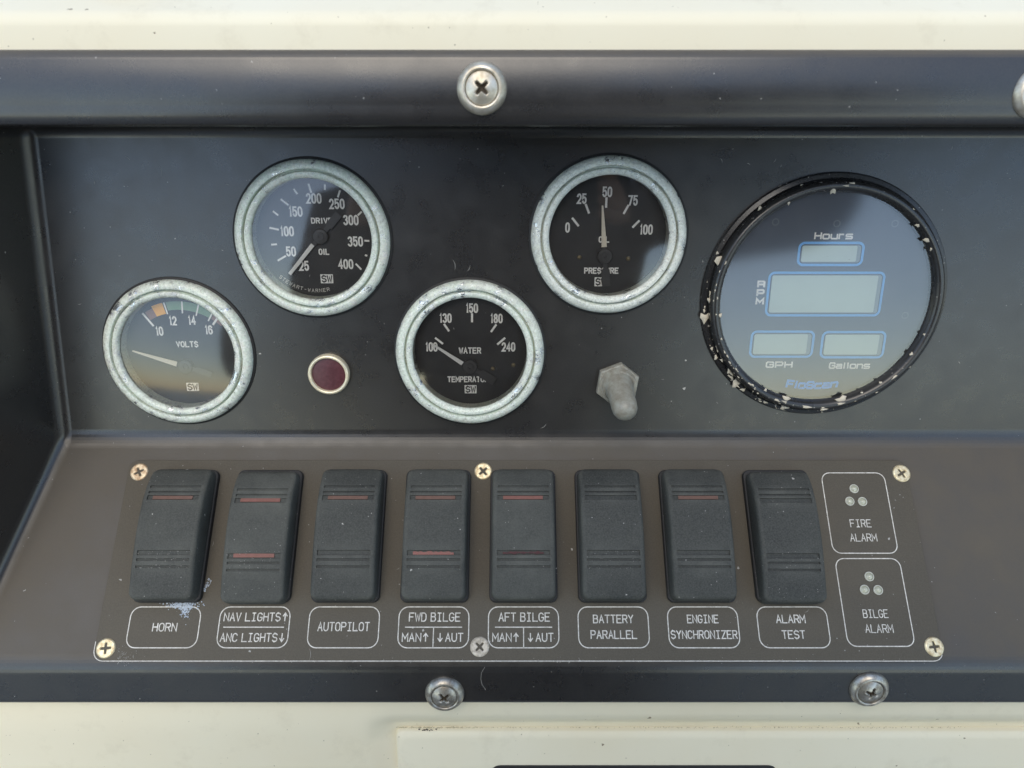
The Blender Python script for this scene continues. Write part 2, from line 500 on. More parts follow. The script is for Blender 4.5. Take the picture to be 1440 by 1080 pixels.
# single-stroke alphabet on a 1 wide x 1 high cell
def arc(cx, cy, rx, ry, a0, a1, n=5):
    return [(cx + rx * math.cos(R(a0 + (a1 - a0) * i / n)), cy + ry * math.sin(R(a0 + (a1 - a0) * i / n))) for i in range(n + 1)]
def _O(k=.32):
    return arc(.5, 1 - k, .5, k, 0, 180, 8) + arc(.5, k, .5, k, 180, 360, 8) + [(1, 1 - k + .02)]
G = {
 'A': [[(0, 0), (.5, 1), (1, 0)], [(.19, .36), (.81, .36)]],
 'B': [[(0, 0), (0, 1), (.62, 1)] + arc(.66, .77, .28, .23, 90, -90) + [(0, .54)], [(.64, .54)] + arc(.7, .27, .30, .27, 90, -90) + [(0, 0)]],
 'C': [arc(.5, .68, .5, .32, 20, 180, 6) + arc(.5, .32, .5, .32, 180, 340, 6)],
 'D': [[(0, 0), (0, 1), (.5, 1)] + arc(.5, .62, .5, .38, 80, 0, 4) + arc(.5, .38, .5, .38, 0, -90, 4) + [(0, 0)]],
 'E': [[(1, 1), (0, 1), (0, 0), (1, 0)], [(0, .52), (.8, .52)]],
 'F': [[(1, 1), (0, 1), (0, 0)], [(0, .52), (.8, .52)]],
 'G': [arc(.5, .68, .5, .32, 20, 180, 6) + arc(.5, .32, .5, .32, 180, 350, 6) + [(1, .45), (.55, .45)]],
 'H': [[(0, 0), (0, 1)], [(1, 0), (1, 1)], [(0, .52), (1, .52)]],
 'I': [[(.5, 0), (.5, 1)]],
 'L': [[(0, 1), (0, 0), (1, 0)]],
 'M': [[(0, 0), (0, 1), (.5, .35), (1, 1), (1, 0)]],
 'N': [[(0, 0), (0, 1), (1, 0), (1, 1)]],
 'O': [_O()],
 'P': [[(0, 0), (0, 1), (.66, 1)] + arc(.7, .74, .30, .26, 90, -90) + [(0, .48)]],
 'R': [[(0, 0), (0, 1), (.66, 1)] + arc(.7, .75, .30, .25, 90, -90) + [(0, .5)], [(.55, .5), (1, 0)]],
 'S': [arc(.5, .75, .5, .25, 20, 90, 3) + arc(.5, .75, .5, .25, 90, 250, 5) + arc(.5, .26, .5, .26, 70, -90, 5) + arc(.5, .26, .5, .26, -90, -160, 3)],
 'T': [[(0, 1), (1, 1)], [(.5, 1), (.5, 0)]],
 'U': [[(0, 1)] + arc(.5, .32, .5, .32, 180, 360, 7) + [(1, 1)]],
 'V': [[(0, 1), (.5, 0), (1, 1)]],
 'W': [[(0, 1), (.25, 0), (.5, .8), (.75, 0), (1, 1)]],
 'Y': [[(0, 1), (.5, .5), (1, 1)], [(.5, .5), (.5, 0)]],
 'Z': [[(0, 1), (1, 1), (0, 0), (1, 0)]],
 'K': [[(0, 0), (0, 1)], [(1, 1), (0, .4)], [(.3, .58), (1, 0)]],
 '^': [[(.5, 0), (.5, 1)], [(.05, .62), (.5, 1), (.95, .62)]],
 '_': [[(.5, 0), (.5, 1)], [(.05, .38), (.5, 0), (.95, .38)]],
 '-': [[(.2, .5), (.8, .5)]],
 '0': [_O()],
 '1': [[(.3, .85), (.55, 1), (.55, 0)]],
 '2': [arc(.5, .7, .5, .3, 170, 0, 6) + [(.95, .55), (0, 0), (1, 0)]],
 '3': [arc(.48, .76, .48, .24, 160, -70, 7), arc(.48, .27, .52, .27, 70, -160, 7)],
 '4': [[(.75, 0), (.75, 1), (0, .3), (1.05, .3)]],
 '5': [[(.95, 1), (.1, 1), (.05, .55)] + arc(.5, .33, .5, .33, 115, -160, 8)],
 '6': [arc(.5, .72, .5, .28, 20, 180, 5) + arc(.5, .28, .5, .28, 180, 360, 6) + arc(.5, .33, .5, .28, 0, 170, 6)],
 '7': [[(0, 1), (1, 1), (.35, 0)]],
 '8': [arc(.5, .77, .42, .23, -90, 270, 12), arc(.5, .27, .5, .27, 90, 450, 12)],
 '9': [arc(.5, .28, .5, .28, 200, 360, 5) + arc(.5, .72, .5, .28, 0, 180, 6) + arc(.5, .67, .5, .28, 180, 350, 6)],
}
GS = dict(G)
GS['I'] = [[(.5, 0), (.5, 1)], [(.15, 1), (.85, 1)], [(.15, 0), (.85, 0)]]
def text_strokes(rb, s, h, adv, wd, fill=.68, serif=False, cx=0, cy=0, z=0):
    gl = GS if serif else G
    total = 0
    xs = []
    for ch in s:
        a = adv * (.62 if (ch == '1' or (ch == 'I' and not serif)) else .55 if ch == ' ' else 1.0)
        xs.append((total, a))
        total += a
    for ch, (x, a) in zip(s, xs):
        if ch == ' ': continue
        gw = adv * fill
        if ch in 'MW': gw *= 1.12
        if ch in '1' or (ch == 'I' and not serif): gw = adv * .35
        x0 = cx - total / 2 + x + (a - gw) / 2
        for st in gl[ch]:
            rb.add([(x0 + px * gw, cy - h / 2 + wd / 2 + py * (h - wd)) for px, py in st], wd, z=z)
def loft_profile(name, prof, u0, u1, mat, n=2, smooth=30):
    """extrude an open (v,h) profile along u"""
    v, f = [], []
    m = len(prof)
    for i in range(n):
        u = u0 + (u1 - u0) * i / (n - 1)
        v += [(u, a, b) for a, b in prof]
    for i in range(n - 1):
        for j in range(m - 1):
            f.append((i * m + j, (i + 1) * m + j, (i + 1) * m + j + 1, i * m + j + 1))
    return mesh(name, v, f, mat, smooth)

# ------------------------------------------------------------------ the moulded instrument panel
v_top = U.at(720, 71, H_FL)[1]
v_lip = U.at(720, 178, H_FL)[1]
v_bot = U.at(720, 992, H_FL)[1]
T_V = 40.5
TL = Vector((-180.5, T_V, 0)); CL = Vector((-189, CREASE_V, 0))
q = L.at(0, 812)
BLp = Vector((q[0], CREASE_V + q[1] * math.cos(FOLD), -q[1] * math.sin(FOLD)))
k = H_FL / BLp.z
BL = CL + (BLp - CL) * k
nrm = (CL - TL).cross(BL - TL)
LTu = TL.x - (nrm.y * (v_lip - TL.y) + nrm.z * (H_FL - 0)) / nrm.x
UR, UO_L, UO_R = 330, -300, 420
V = [TL, Vector((UR, T_V, 0)), CL, Vector((UR + 9, CREASE_V, 0)),
     Vector((LTu, v_lip, H_FL)), Vector((UR + 30, v_lip, H_FL)), BL, Vector((UR + 40, FOLD_V, H_FL)),
     Vector((UO_L, v_top, H_FL)), Vector((UO_R, v_top, H_FL)), Vector((UO_L, v_bot, H_FL)), Vector((UO_R, v_bot, H_FL)),
     Vector((UO_L, v_top + .8, H_FL - 5)), Vector((UO_R, v_top + .8, H_FL - 5)), Vector((UO_L, v_bot, H_FL - 5)), Vector((UO_R, v_bot, H_FL - 5))]
FC = [(2, 3, 1, 0), (6, 7, 3, 2), (6, 2, 0, 4), (1, 3, 7, 5), (0, 1, 5, 4),
      (4, 5, 9, 8), (10, 11, 7, 6), (8, 10, 6, 4), (5, 7, 11, 9),
      (8, 9, 13, 12), (14, 15, 11, 10), (12, 14, 10, 8), (9, 11, 15, 13)]
bm = bmesh.new()
bv = [bm.verts.new(p) for p in V]
for f in FC:
    bm.faces.new([bv[i] for i in f])
bm.normal_update()
inner = []
outer = []
for e in bm.edges:
    if len(e.link_faces) != 2: continue
    if e.link_faces[0].normal.angle(e.link_faces[1].normal) < .02: continue
    idx = {bv.index(x) for x in e.verts}
    if idx <= {8, 9, 10, 11} or (idx & {12, 13, 14, 15}): outer.append(e)
    else: inner.append(e)
bmesh.ops.bevel(bm, geom=inner, offset=4.2, segments=7, profile=.5, affect='EDGES', clamp_overlap=True)
outer = [e for e in bm.edges if len(e.link_faces) == 2 and (abs(e.verts[0].co.y - v_top) < .01 and abs(e.verts[1].co.y - v_top) < .01)
         or (abs(e.verts[0].co.y - v_bot) < .01 and abs(e.verts[1].co.y - v_bot) < .01 and abs(e.verts[0].co.z - H_FL) < .01 and abs(e.verts[1].co.z - H_FL) < .01)]
bmesh.ops.bevel(bm, geom=outer, offset=2.6, segments=5, profile=.5, affect='EDGES', clamp_overlap=True)
# the rim is gently rolled, not flat
for lo_, hi_, bulge in ((v_lip + 4.2, v_top - 2.6, .7),):
    for i in range(1, 12):
        vv_ = lo_ + (hi_ - lo_) * i / 12
        bmesh.ops.bisect_plane(bm, geom=bm.verts[:] + bm.edges[:] + bm.faces[:], plane_co=(0, vv_, 0), plane_no=(0, 1, 0))
    for v_ in bm.verts:
        if abs(v_.co.z - H_FL) < .01 and lo_ < v_.co.y < hi_:
            t_ = 2 * (v_.co.y - lo_) / (hi_ - lo_) - 1
            v_.co.z += bulge * (1 - t_ * t_)
            v_.tag = True
roll = {f for f in bm.faces if any(v_.tag for v_ in f.verts)}
# real round openings for the four gauges
big = [f for f in bm.faces if f.calc_area() > 5000 and max(v.co.z for v in f.verts) < .1 and f.normal.z > .99][0]
edges = list(big.edges)
bmesh.ops.delete(bm, geom=[big], context='FACES_ONLY')
for gu_, gv_ in ((-134.9, -46.4), (-77.1, -1.0), (-17.0, -46.5), (37.3, .25)):
    cv_ = [bm.verts.new((gu_ + 24.5 * math.cos(2 * math.pi * i / 48), gv_ + 24.5 * math.sin(2 * math.pi * i / 48), 0)) for i in range(48)]
    edges += [bm.edges.new((cv_[i], cv_[(i + 1) % 48])) for i in range(48)]
r_ = bmesh.ops.triangle_fill(bm, use_beauty=True, use_dissolve=False, edges=edges, normal=(0, 0, 1))
bmesh.ops.recalc_face_normals(bm, faces=bm.faces)
flat_idx = set()
bm.faces.index_update()
for f in bm.faces:
    if f in roll: continue
    if f.calc_area() > 600 or (abs(f.normal.z) > .9999 and abs(f.calc_center_median().z) < .01): flat_idx.add(f.index)
bmesh.ops.scale(bm, vec=(MM, MM, MM), verts=bm.verts)
me = D.meshes.new('instrument_panel')
bm.to_mesh(me); bm.free()
me.materials.append(M['panel'])
me.polygons.foreach_set('use_smooth', [i not in flat_idx for i in range(len(me.polygons))])
panel = obj('instrument_panel', me)
panel.matrix_world = U.mat()
tag(panel, 'black moulded plastic panel with raised rim, recessed gauge face and sloping switch face', 'instrument panel')
# fine scratches, lint and grains on the panel
def flecks(name, frame_pts, mat, z=.03):
    vv, ff = [], []
    for (u, v, a, ln, wd) in frame_pts:
        n = 5
        b0 = len(vv)
        for i in range(n):
            t = i / (n - 1) - .5
            bend = (t * t) * ln * .5
            cx = u + math.cos(a) * t * ln - math.sin(a) * bend
            cy = v + math.sin(a) * t * ln + math.cos(a) * bend
            ww = wd * (1 - abs(t) * 1.2)
            vv += [(cx - math.sin(a) * ww / 2, cy + math.cos(a) * ww / 2, z), (cx + math.sin(a) * ww / 2, cy - math.cos(a) * ww / 2, z)]
        for i in range(n - 1):
            ff.append((b0 + 2 * i, b0 + 2 * i + 1, b0 + 2 * i + 3, b0 + 2 * i + 2))
    return mesh(name, vv, ff, mat)
rnd = random.Random(3)
pts = []
for x, y, a, l in ((227, 240, 100, 4), (112, 428, 10, 1.5), (640, 372, 100, 4), (660, 378, 60, 2.5), (1015, 225, 120, 2), (765, 600, 40, 3), (180, 222, 140, 2), (1090, 226, 60, 1.5)):
    p = U.at(x, y)
    pts.append((*p, R(a), l, .16))
for i in range(40):
    pts.append((rnd.uniform(-170, 210), rnd.uniform(-75, 35), rnd.uniform(0, 3.1), rnd.uniform(.3, 1.3), rnd.uniform(.1, .3)))
obj('scratch', flecks('scratch', pts, M['scratch']), panel)['kind'] = 'stuff'

# ------------------------------------------------------------------ cream console around it
h0 = H_FL - 4.2
va = U.at(720, 22, h0)[1]
prof = [(v_top - 10, h0), (v_top + 3, h0), (va - 3, h0 + .4)]
for i in range(1, 7):
    a = R(58 * i / 6)
    prof.append((va - 3 + 6 * math.sin(a), h0 + .4 - 6 * (1 - math.cos(a))))
lx, lh = prof[-1]
prof += [(lx + 30 * math.cos(R(58)), lh - 30 * math.sin(R(58))), (lx + 300 * math.cos(R(60)), lh - 300 * math.sin(R(60)))]
me_top = loft_profile('console_top', prof, -700, 800, M['gelcoat'])
v1 = U.at(720, 1003, h0)[1]
prof2 = [(v1 - 400, h0 - 4.2), (v1 - 18, h0 - 4.0), (v1 - 13, h0 - 3.6), (v1 - 9, h0 - 2.6), (v1 - 5, h0 - 1.1), (v1 - 2, h0 - .3), (v1, h0), (v_bot + 10, h0)]
dip = [(v1 - 400, -5.4), (v1 - 18, -5.3), (v1 - 13, -5.2), (v1 - 9, -4.7), (v1 - 6.2, -3.0), (v1 - 3.2, -1.0), (v1, 0), (v_bot + 10, 0)]
soft = [(v1 - 400, -30), (v1 - 18, -1.4), (v1 - 13, -.7), (v1 - 9, -.3), (v1 - 6.2, -.1), (v1 - 3.2, 0), (v1, 0), (v_bot + 10, 0)]
cu_ = U.at(556, 1031, h0)[0]
vv, ff = [], []
us_ = [-700] + [cu_ - 16 + 2 * i for i in range(10)] + [800]
for ui in us_:
    t_ = max(0, min(1, (ui - cu_ + 13) / 13)); t_ = t_ * t_ * (3 - 2 * t_)
    vv += [(ui, a[0], h0 + a[1] * t_ + b[1] * (1 - t_)) for a, b in zip(dip, soft)]
for i in range(len(us_) - 1):
    for j in range(7): ff.append((i * 8 + j, (i + 1) * 8 + j, (i + 1) * 8 + j + 1, i * 8 + j + 1))
me_bot = mesh('console_bottom', vv, ff, M['gelcoat'], 180)
bm = bmesh.new(); bm.from_mesh(me_top); bm.from_mesh(me_bot)
for s0, s1 in ((-700, UO_L + 20), (UO_R - 20, 800)):
    q_ = [bm.verts.new((a * MM, b * MM, h0 * MM)) for a, b in ((s0, v_bot + 10), (s1, v_bot + 10), (s1, v_top - 10), (s0, v_top - 10))]
    bm.faces.new(q_)
me = D.meshes.new('helm_console'); bm.to_mesh(me); bm.free()
me.materials.append(M['gelcoat'])
cons = obj('helm_console', me)
cons.matrix_world = U.mat()
cons['kind'] = 'structure'

# raised cream cover at the lower edge
HC = h0 - 1.2
cu0, cv0 = U.at(556, 1031, HC)
def cover():
    w2, hh = 500, 120
    pts = rrect(w2, hh, 3, 5, w2 / 2, -hh / 2)
    n = len(pts)
    def inset(d): return [(p[0] + (d if p[0] < w2 / 2 else -d), p[1] - (d if p[1] > -hh / 2 else -d)) for p in pts]
    loops = [(pts, -5), (pts, -1.6), (inset(.5), -.9), (inset(2.2), -.15), (inset(3.0), 0)]
    v, f = [], []
    for lp, z in loops: v += [(x, y, z) for x, y in lp]
    for l in range(len(loops) - 1):
        for i in range(n):
            j = (i + 1) % n
            f.append((l * n + i, l * n + j, (l + 1) * n + j, (l + 1) * n + i))
    f.append(tuple((len(loops) - 1) * n + i for i in range(n)))
    return mesh('cover', v, f, M['gelcoat'], 50)
cov = obj('raised_cover', cover())
cov.matrix_world = U.mat(cu0, cv0, HC)
tag(cov, 'cream raised cover with chamfered edge under the black panel at the bottom', 'cover')
a0 = U.at(690, 1076, HC); a1 = U.at(1094, 1076, HC)
gw = a1[0] - a0[0]
obj('black_insert', poly_prism('black_insert', rrect(gw, 40, 4, 6), -.5, .8, M['black_gap'], .3), cov,
    ((a0[0] + a1[0]) / 2 - cu0, a0[1] - cv0 - 20, 0))
# grime crumb on the joint
vv, ff = [], []
for i in range(26):
    x = rnd.gauss(0, 2.0); y = rnd.gauss(.3, .5); s_ = rnd.uniform(.2, .7)
    b0 = len(vv)
    for j in range(5):
        a = j * 1.2566 + rnd.random()
        vv.append((x + s_ * math.cos(a), y + s_ * .6 * math.sin(a), 0))
    vv.append((x, y, s_ * .8))
    for j in range(5): ff.append((b0 + j, b0 + (j + 1) % 5, b0 + 5))
g_ = obj('grime_crumb', mesh('grime_crumb', vv, ff, M['grime'], 180))
gu, gv = U.at(604, 1027, HC - 2)
g_.matrix_world = U.mat(gu, gv, HC - 1.6)
tag(g_, 'small dark crumb of dirt at the top edge of the cream cover', 'dirt')
# grey fitting just cut by the top edge of the photograph
fu, fv = U.at(160, -18, h0 - 8)
ft = obj('round_fitting', lathe('round_fitting', [(8, -8), (8, 0), (7.2, 1.2), (5, 1.8), (0.01, 2)], M['steel_dark'], 48))
ft.matrix_world = U.mat(fu, fv, h0 - 12)
tag(ft, 'grey round fitting on the cream ledge, cut by the top edge of the photo', 'fitting')

# ------------------------------------------------------------------ screws
def cross_head(name, r, rise, depth, mat, arm=.55, wid=.13, rings=22, seg=72, flat=0):
    vv, ff = [], []
    mats = []
    def hgt(x, y):
        rr = math.hypot(x, y) / r
        z = rise * (1 - rr * rr) if not flat else rise * min(1, (1 - rr) * 8)
        def s(t): return max(0, min(1, t))
        m = 0
        for p, q_ in ((x, y), (y, x)):
            al, ac = abs(p) / r, abs(q_) / r
            wloc = wid * (1 - .25 * al / arm)
            m = max(m, s((arm - al) / .10) * s((wloc - ac) / .05) * (1 - .45 * al / arm))
        return z - depth * m, m
    ms = []
    for i in range(rings + 1):
        rr = r * (i / rings) if i else 1e-4
        for j in range(seg):
            a = 2 * math.pi * j / seg
            x, y = rr * math.cos(a), rr * math.sin(a)
            z, m = hgt(x, y)
            vv.append((x, y, z)); ms.append(m)
    for j in range(seg):
        a = 2 * math.pi * j / seg
        vv.append((r * math.cos(a), r * math.sin(a), -1)); ms.append(0)
    for i in range(rings + 1):
        for j in range(seg):
            k_ = (j + 1) % seg
            ff.append((i * seg + j, (i + 1) * seg + j, (i + 1) * seg + k_, i * seg + k_))
    me = mesh(name, vv, ff, [mat, M['recess']], 70)
    for p in me.polygons:
        if sum(ms[i] for i in p.vertices) / 4 > .5: p.material_index = 1
    return me
def washer_screw(mat, headmat):
    t = root('washer_screw', Matrix.Identity(4), 'x', 'screw', 'cross head screws in cup washers on the panel rim')
    obj('cup_washer', lathe('cup_washer', [(7.5, 0), (7.5, .4), (7.1, 1.3), (6.3, 2.2), (5.6, 2.55), (5.1, 2.45), (4.95, 2.1), (4.9, 1.2)], mat, 72, 60), t)
    obj('screw_head', cross_head('screw_head', 4.8, 1.3, 1.9, headmat, .52, .15), t, (0, 0, 2.0))
    return t
ws = washer_screw(M['steel'], M['steel'])
ws2 = washer_screw(M['steel_dark'], M['steel_dark'])
for (x, y, rot, lab, src) in ((677.5, 124, 45, 'shiny cross head screw in a cup washer on the top rim above the gauges', ws),
                              (1462, 130, 20, 'shiny screw in a cup washer on the top rim, cut by the right edge', ws),
                              (625, 978, 40, 'cross head screw in a cup washer on the bottom rim below the bilge switches', ws2),
                              (1223.5, 971.5, 70, 'tarnished cross head screw in a cup washer on the bottom rim below the alarm lights', ws2)):
    hmid = H_FL + 1.2
    u_, v_ = U.at(x, y, hmid)
    m = U.mat(u_, v_, H_FL, R(rot))
    if src['label'] == 'x':
        src.matrix_world = m; src['label'] = lab
    else:
        copy_thing(src, m, lab)

# ------------------------------------------------------------------ engraved switch plate
PU0, PU1, PV0, PV1 = -158.4, 163.1, -88.0, -9.6
PT = 1.2
plate = obj('switch_plate', poly_prism('switch_plate', rrect(PU1 - PU0, PV1 - PV0, 4, 6), -.3, PT, M['plate'], .25))
PC = ((PU0 + PU1) / 2, (PV0 + PV1) / 2)
plate.matrix_world = L.mat(PC[0], PC[1], 0)
tag(plate, 'dark brown engraved plate carrying the eight rocker switches and white outlined names', 'switch plate')
def pl(u, v, z=PT): return (u - PC[0], v - PC[1], z)
rb = Ribbons()
wv, hv = PU1 - PU0, PV1 - PV0
edge = [(-wv / 2 + .1, -hv / 2 + 7), (-wv / 2 + .1, -hv / 2 + 4)] + [(-wv / 2 + 4 + 3.9 * math.cos(R(a)), -hv / 2 + 4 + 3.9 * math.sin(R(a))) for a in range(190, 271, 16)]
edge += [(-100 + i * 10 + 0, -hv / 2 + .1) for i in range(0, 25)]
edge += [(wv / 2 - 4 + 3.9 * math.cos(R(a)), -hv / 2 + 4 + 3.9 * math.sin(R(a))) for a in range(270, 335, 16)]
rb.add(edge, .30)
obj('white_edge', rb.mesh('white_edge', M['engrave']), plate, (0, 0, PT + .01))
# names under the switches
NU = [-133.3 + 34.43 * i for i in range(8)]
NAMES = ['HORN', ('NAV LIGHTS^', 'ANC LIGHTS_'), 'AUTOPILOT', ('FWD BILGE', 'MAN^', '_ AUT'), ('AFT BILGE', 'MAN^', '_ AUT'),
         ('BATTERY', 'PARALLEL'), ('ENGINE', 'SYNCHRONIZER'), ('ALARM', 'TEST')]
ytop = L.at(720, 853.5, PT)[1]; ybot = L.at(720, 911, PT)[1]
bx_h = ytop - ybot; bx_c = (ytop + ybot) / 2
frame_me = None
for i, (u_, nm) in enumerate(zip(NU, NAMES)):
    if frame_me is None:
        rb = Ribbons(); rb.add(rrect(26.9, bx_h, 3.6, 6), .38, closed=True)
        frame_me = rb.mesh('engraved_frame', M['engrave'])
    fo = obj('engraved_frame', frame_me, plate, pl(u_, bx_c, PT + .01))
    fo['label'] = 'white engraved frame around ' + (nm if isinstance(nm, str) else ' '.join(nm)).replace('^', '').replace('_', '').replace('  ', ' ')
    def word(s, dx, dy, h=3.15, adv=2.55, wd=.40, fill=.72):
        r_ = Ribbons()
        text_strokes(r_, s, h, adv, wd, fill, serif=True)
        obj('engraved_word', r_.mesh('engraved_word', M['engrave']), fo, (dx, dy, .012))
    def rule(p):
        r_ = Ribbons(); r_.add(p, .36)
        obj('engraved_line', r_.mesh('engraved_line', M['engrave']), fo, (0, 0, .012))
    if i == 0: word(nm, .4, 0, 3.2, 2.45)
    elif i == 1:
        word('NAV LIGHTS', -1.0, 3.75, 3.3, 2.32); word('^', 11.6, 3.75, 3.3, 2.3)
        rule([(-11.5, 0), (11.5, 0)])
        word('ANC LIGHTS', -1.4, -3.75, 3.3, 2.32); word('_', 11.2, -3.75, 3.3, 2.3)
    elif i == 2: word(nm, 0, .2, 3.4, 2.25)
    elif i in (3, 4):
        word(nm[0], .3, 3.7, 3.4, 2.35)
        rule([(-10.8, 0), (10.8, 0)]); rule([(0, 0), (0, -7)])
        word('MAN', -8.2, -3.7, 3.3, 2.55); word('^', -2.9, -3.7, 3.3, 2.5)
        word('_', 2.6, -3.7, 3.3, 2.5); word('AUT', 8.0, -3.7, 3.3, 2.4)
    elif i == 5: word(nm[0], 0, 3.0, 3.2, 2.25); word(nm[1], 0, -2.7, 3.2, 2.25)
    elif i == 6: word(nm[0], 0, 3.0, 3.2, 2.05); word(nm[1], 0, -2.7, 3.2, 2.14)
    else: word(nm[0], -.7, 3.0, 3.2, 2.3); word(nm[1], -.3, -2.7, 3.2, 2.3)
AL = []
for (x0, x1, x2, x3, ya, yb, w1, w2_) in ((1155.5, 1244.5, 1170.5, 1261.5, 665, 778, 'FIRE', 'ALARM'), (1175, 1267, 1191.5, 1284.5, 785.5, 909, 'BILGE', 'ALARM')):
    a_ = L.at(x0, ya, PT); b_ = L.at(x1, ya, PT); c_ = L.at(x2, yb, PT); d_ = L.at(x3, yb, PT)
    ul = (a_[0] + c_[0]) / 2; ur = (b_[0] + d_[0]) / 2
    cu, cv = (ul + ur) / 2, (a_[1] + c_[1]) / 2
    rb = Ribbons(); rb.add(rrect(ur - ul, a_[1] - c_[1], 3.4, 6), .38, closed=True)
    fo = obj('engraved_frame', rb.mesh('engraved_frame', M['engrave']), plate, pl(cu, cv, PT + .01))
    fo['label'] = 'tall white engraved frame around ' + w1 + ' ALARM'
    AL.append((cu, cv))
    for s, yy, xx in ((w1, 736 if w1 == 'FIRE' else 863, 1210 if w1 == 'FIRE' else 1231), (w2_, 756 if w1 == 'FIRE' else 884, 1214 if w1 == 'FIRE' else 1236)):
        p = L.at(xx, yy, PT)
        r_ = Ribbons(); text_strokes(r_, s, 3.2, 2.2 if s != 'BILGE' else 2.0, .33, .72, serif=True)
        obj('engraved_word', r_.mesh('engraved_word', M['engrave']), fo, (p[0] - cu, p[1] - cv, .012))
# light emitting diodes
led_me = domed('lens', 1.45, .9, M['led'], 8, 32)
ring_me = lathe('rim', [(1.85, -.2), (1.85, .25), (1.7, .4), (1.5, .4), (1.45, .1)], M['led_ring'], 32)
for (x, y, lab, g) in ((1201.5, 687, 'top clear alarm light of the three in the FIRE ALARM frame', 'f'), (1195.5, 704.5, 'lower left clear alarm light in the FIRE ALARM frame', 'f'),
                       (1213.5, 705, 'lower right clear alarm light in the FIRE ALARM frame', 'f'), (1223, 810.5, 'top clear alarm light of the three in the BILGE ALARM frame', 'b'),
                       (1216.5, 829, 'lower left clear alarm light in the BILGE ALARM frame', 'b'), (1235.5, 829.5, 'lower right clear alarm light in the BILGE ALARM frame', 'b')):
    u_, v_ = L.at(x, y, PT + .5)
    t = root('alarm_light', L.mat(u_, v_, PT), lab, 'indicator light', 'clear alarm lights in threes')
    obj('lens', led_me, t); obj('rim', ring_me, t)
# plate screws
sm = {}
for (x, y, rot, mt, lab) in ((195.5, 663.5, 28, 'brass_rust', 'yellowish countersunk screw beside the top left corner of the HORN switch'),
                             (679.5, 662.5, 42, 'brass', 'yellowish countersunk screw between the two bilge switches, upper one'),
                             (1268, 665.5, 30, 'brass', 'yellowish countersunk screw right of the FIRE ALARM frame'),
                             (148.5, 911.5, 5, 'brass', 'yellowish countersunk screw in the lower left corner of the switch plate'),
                             (674.5, 909.5, 45, 'brass_dull', 'chalky dull countersunk screw between the FWD BILGE and AFT BILGE names'),
                             (1314, 909.5, 5, 'brass', 'yellowish countersunk screw in the lower right corner of the switch plate')):
    if mt not in sm: sm[mt] = cross_head('plate_screw', 3.65, .35, 1.3, M[mt], .58, .15, flat=1)
    u_, v_ = L.at(x, y, PT + .2)
    o = obj('plate_screw', sm[mt]); o.matrix_world = L.mat(u_, v_, PT + .05, R(rot))
    tag(o, lab, 'screw', 'countersunk screws of the switch plate')
# corrosion crust at the horn switch
def crust(name, pts, mat, smin, smax, hh=.5):
    vv, ff = [], []
    for (x, y, z, nx) in pts:
        s_ = rnd.uniform(smin, smax); b0 = len(vv); n = 6
        for j in range(n):
            a = j * 2 * math.pi / n + rnd.uniform(-.3, .3); rr = s_ * rnd.uniform(.6, 1.2)
            vv.append((x + rr * math.cos(a), y + rr * math.sin(a), z))
        for j in range(n):
            p = vv[b0 + j]
            vv.append((x + (p[0] - x) * .6, y + (p[1] - y) * .6, z + hh * s_))
        for j in range(n): ff.append((b0 + j, b0 + (j + 1) % n, b0 + n + (j + 1) % n, b0 + n + j))
        ff.append(tuple(b0 + n + j for j in range(n)))
    return mesh(name, vv, ff, mat, 60)
cc = L.at(258, 851, PT)
pts = []
for i in range(520):
    t = rnd.random()
    if t < .6: x, y = rnd.gauss(0, 3.0), rnd.gauss(0, .8)
    elif t < .8: x, y = 1 + rnd.gauss(0, 1.0), -2.2 + rnd.gauss(0, 1.4)
    else: k_ = rnd.random(); x, y = 4 + 5 * k_ + rnd.gauss(0, .4), 1 + 8 * k_ + rnd.gauss(0, .7)
    pts.append((x, y, 0, 0))
o = obj('corrosion_crust', crust('corrosion_crust', pts, M['salt'], .06, .42)); o.matrix_world = L.mat(cc[0], cc[1], PT + .02)
tag(o, 'pale blue corrosion crust under the bottom right corner of the HORN switch', 'corrosion', kind='stuff')
pts = []
for i in range(170):
    if i % 2: p = L.at(rnd.uniform(150, 1330), 929 + rnd.gauss(0, 1.6), PT); 
    else: p = L.at(165 + abs(rnd.gauss(0, 14)), 922 + rnd.gauss(0, 7), PT)
    pts.append((p[0] - PC[0], p[1] - PC[1], 0, 0))
o = obj('dust_grains', crust('dust_grains', pts, M['scratch'], .06, .2), plate, (0, 0, PT + .02)); o['kind'] = 'stuff'
pts = [(p[0] - PC[0], p[1] - PC[1], R(a), l, .14) for (p, a, l) in [(L.at(437 , 920, PT), 95, 4), (L.at(560, 800, PT), 30, 1.2), (L.at(300, 765, PT), 80, 2), (L.at(1135, 860, PT), 30, 2), (L.at(612, 862, PT), 80, 3)]]
o = obj('scratch', flecks('scratch', pts, M['scratch']), plate, (0, 0, PT + .02)); o['kind'] = 'stuff'

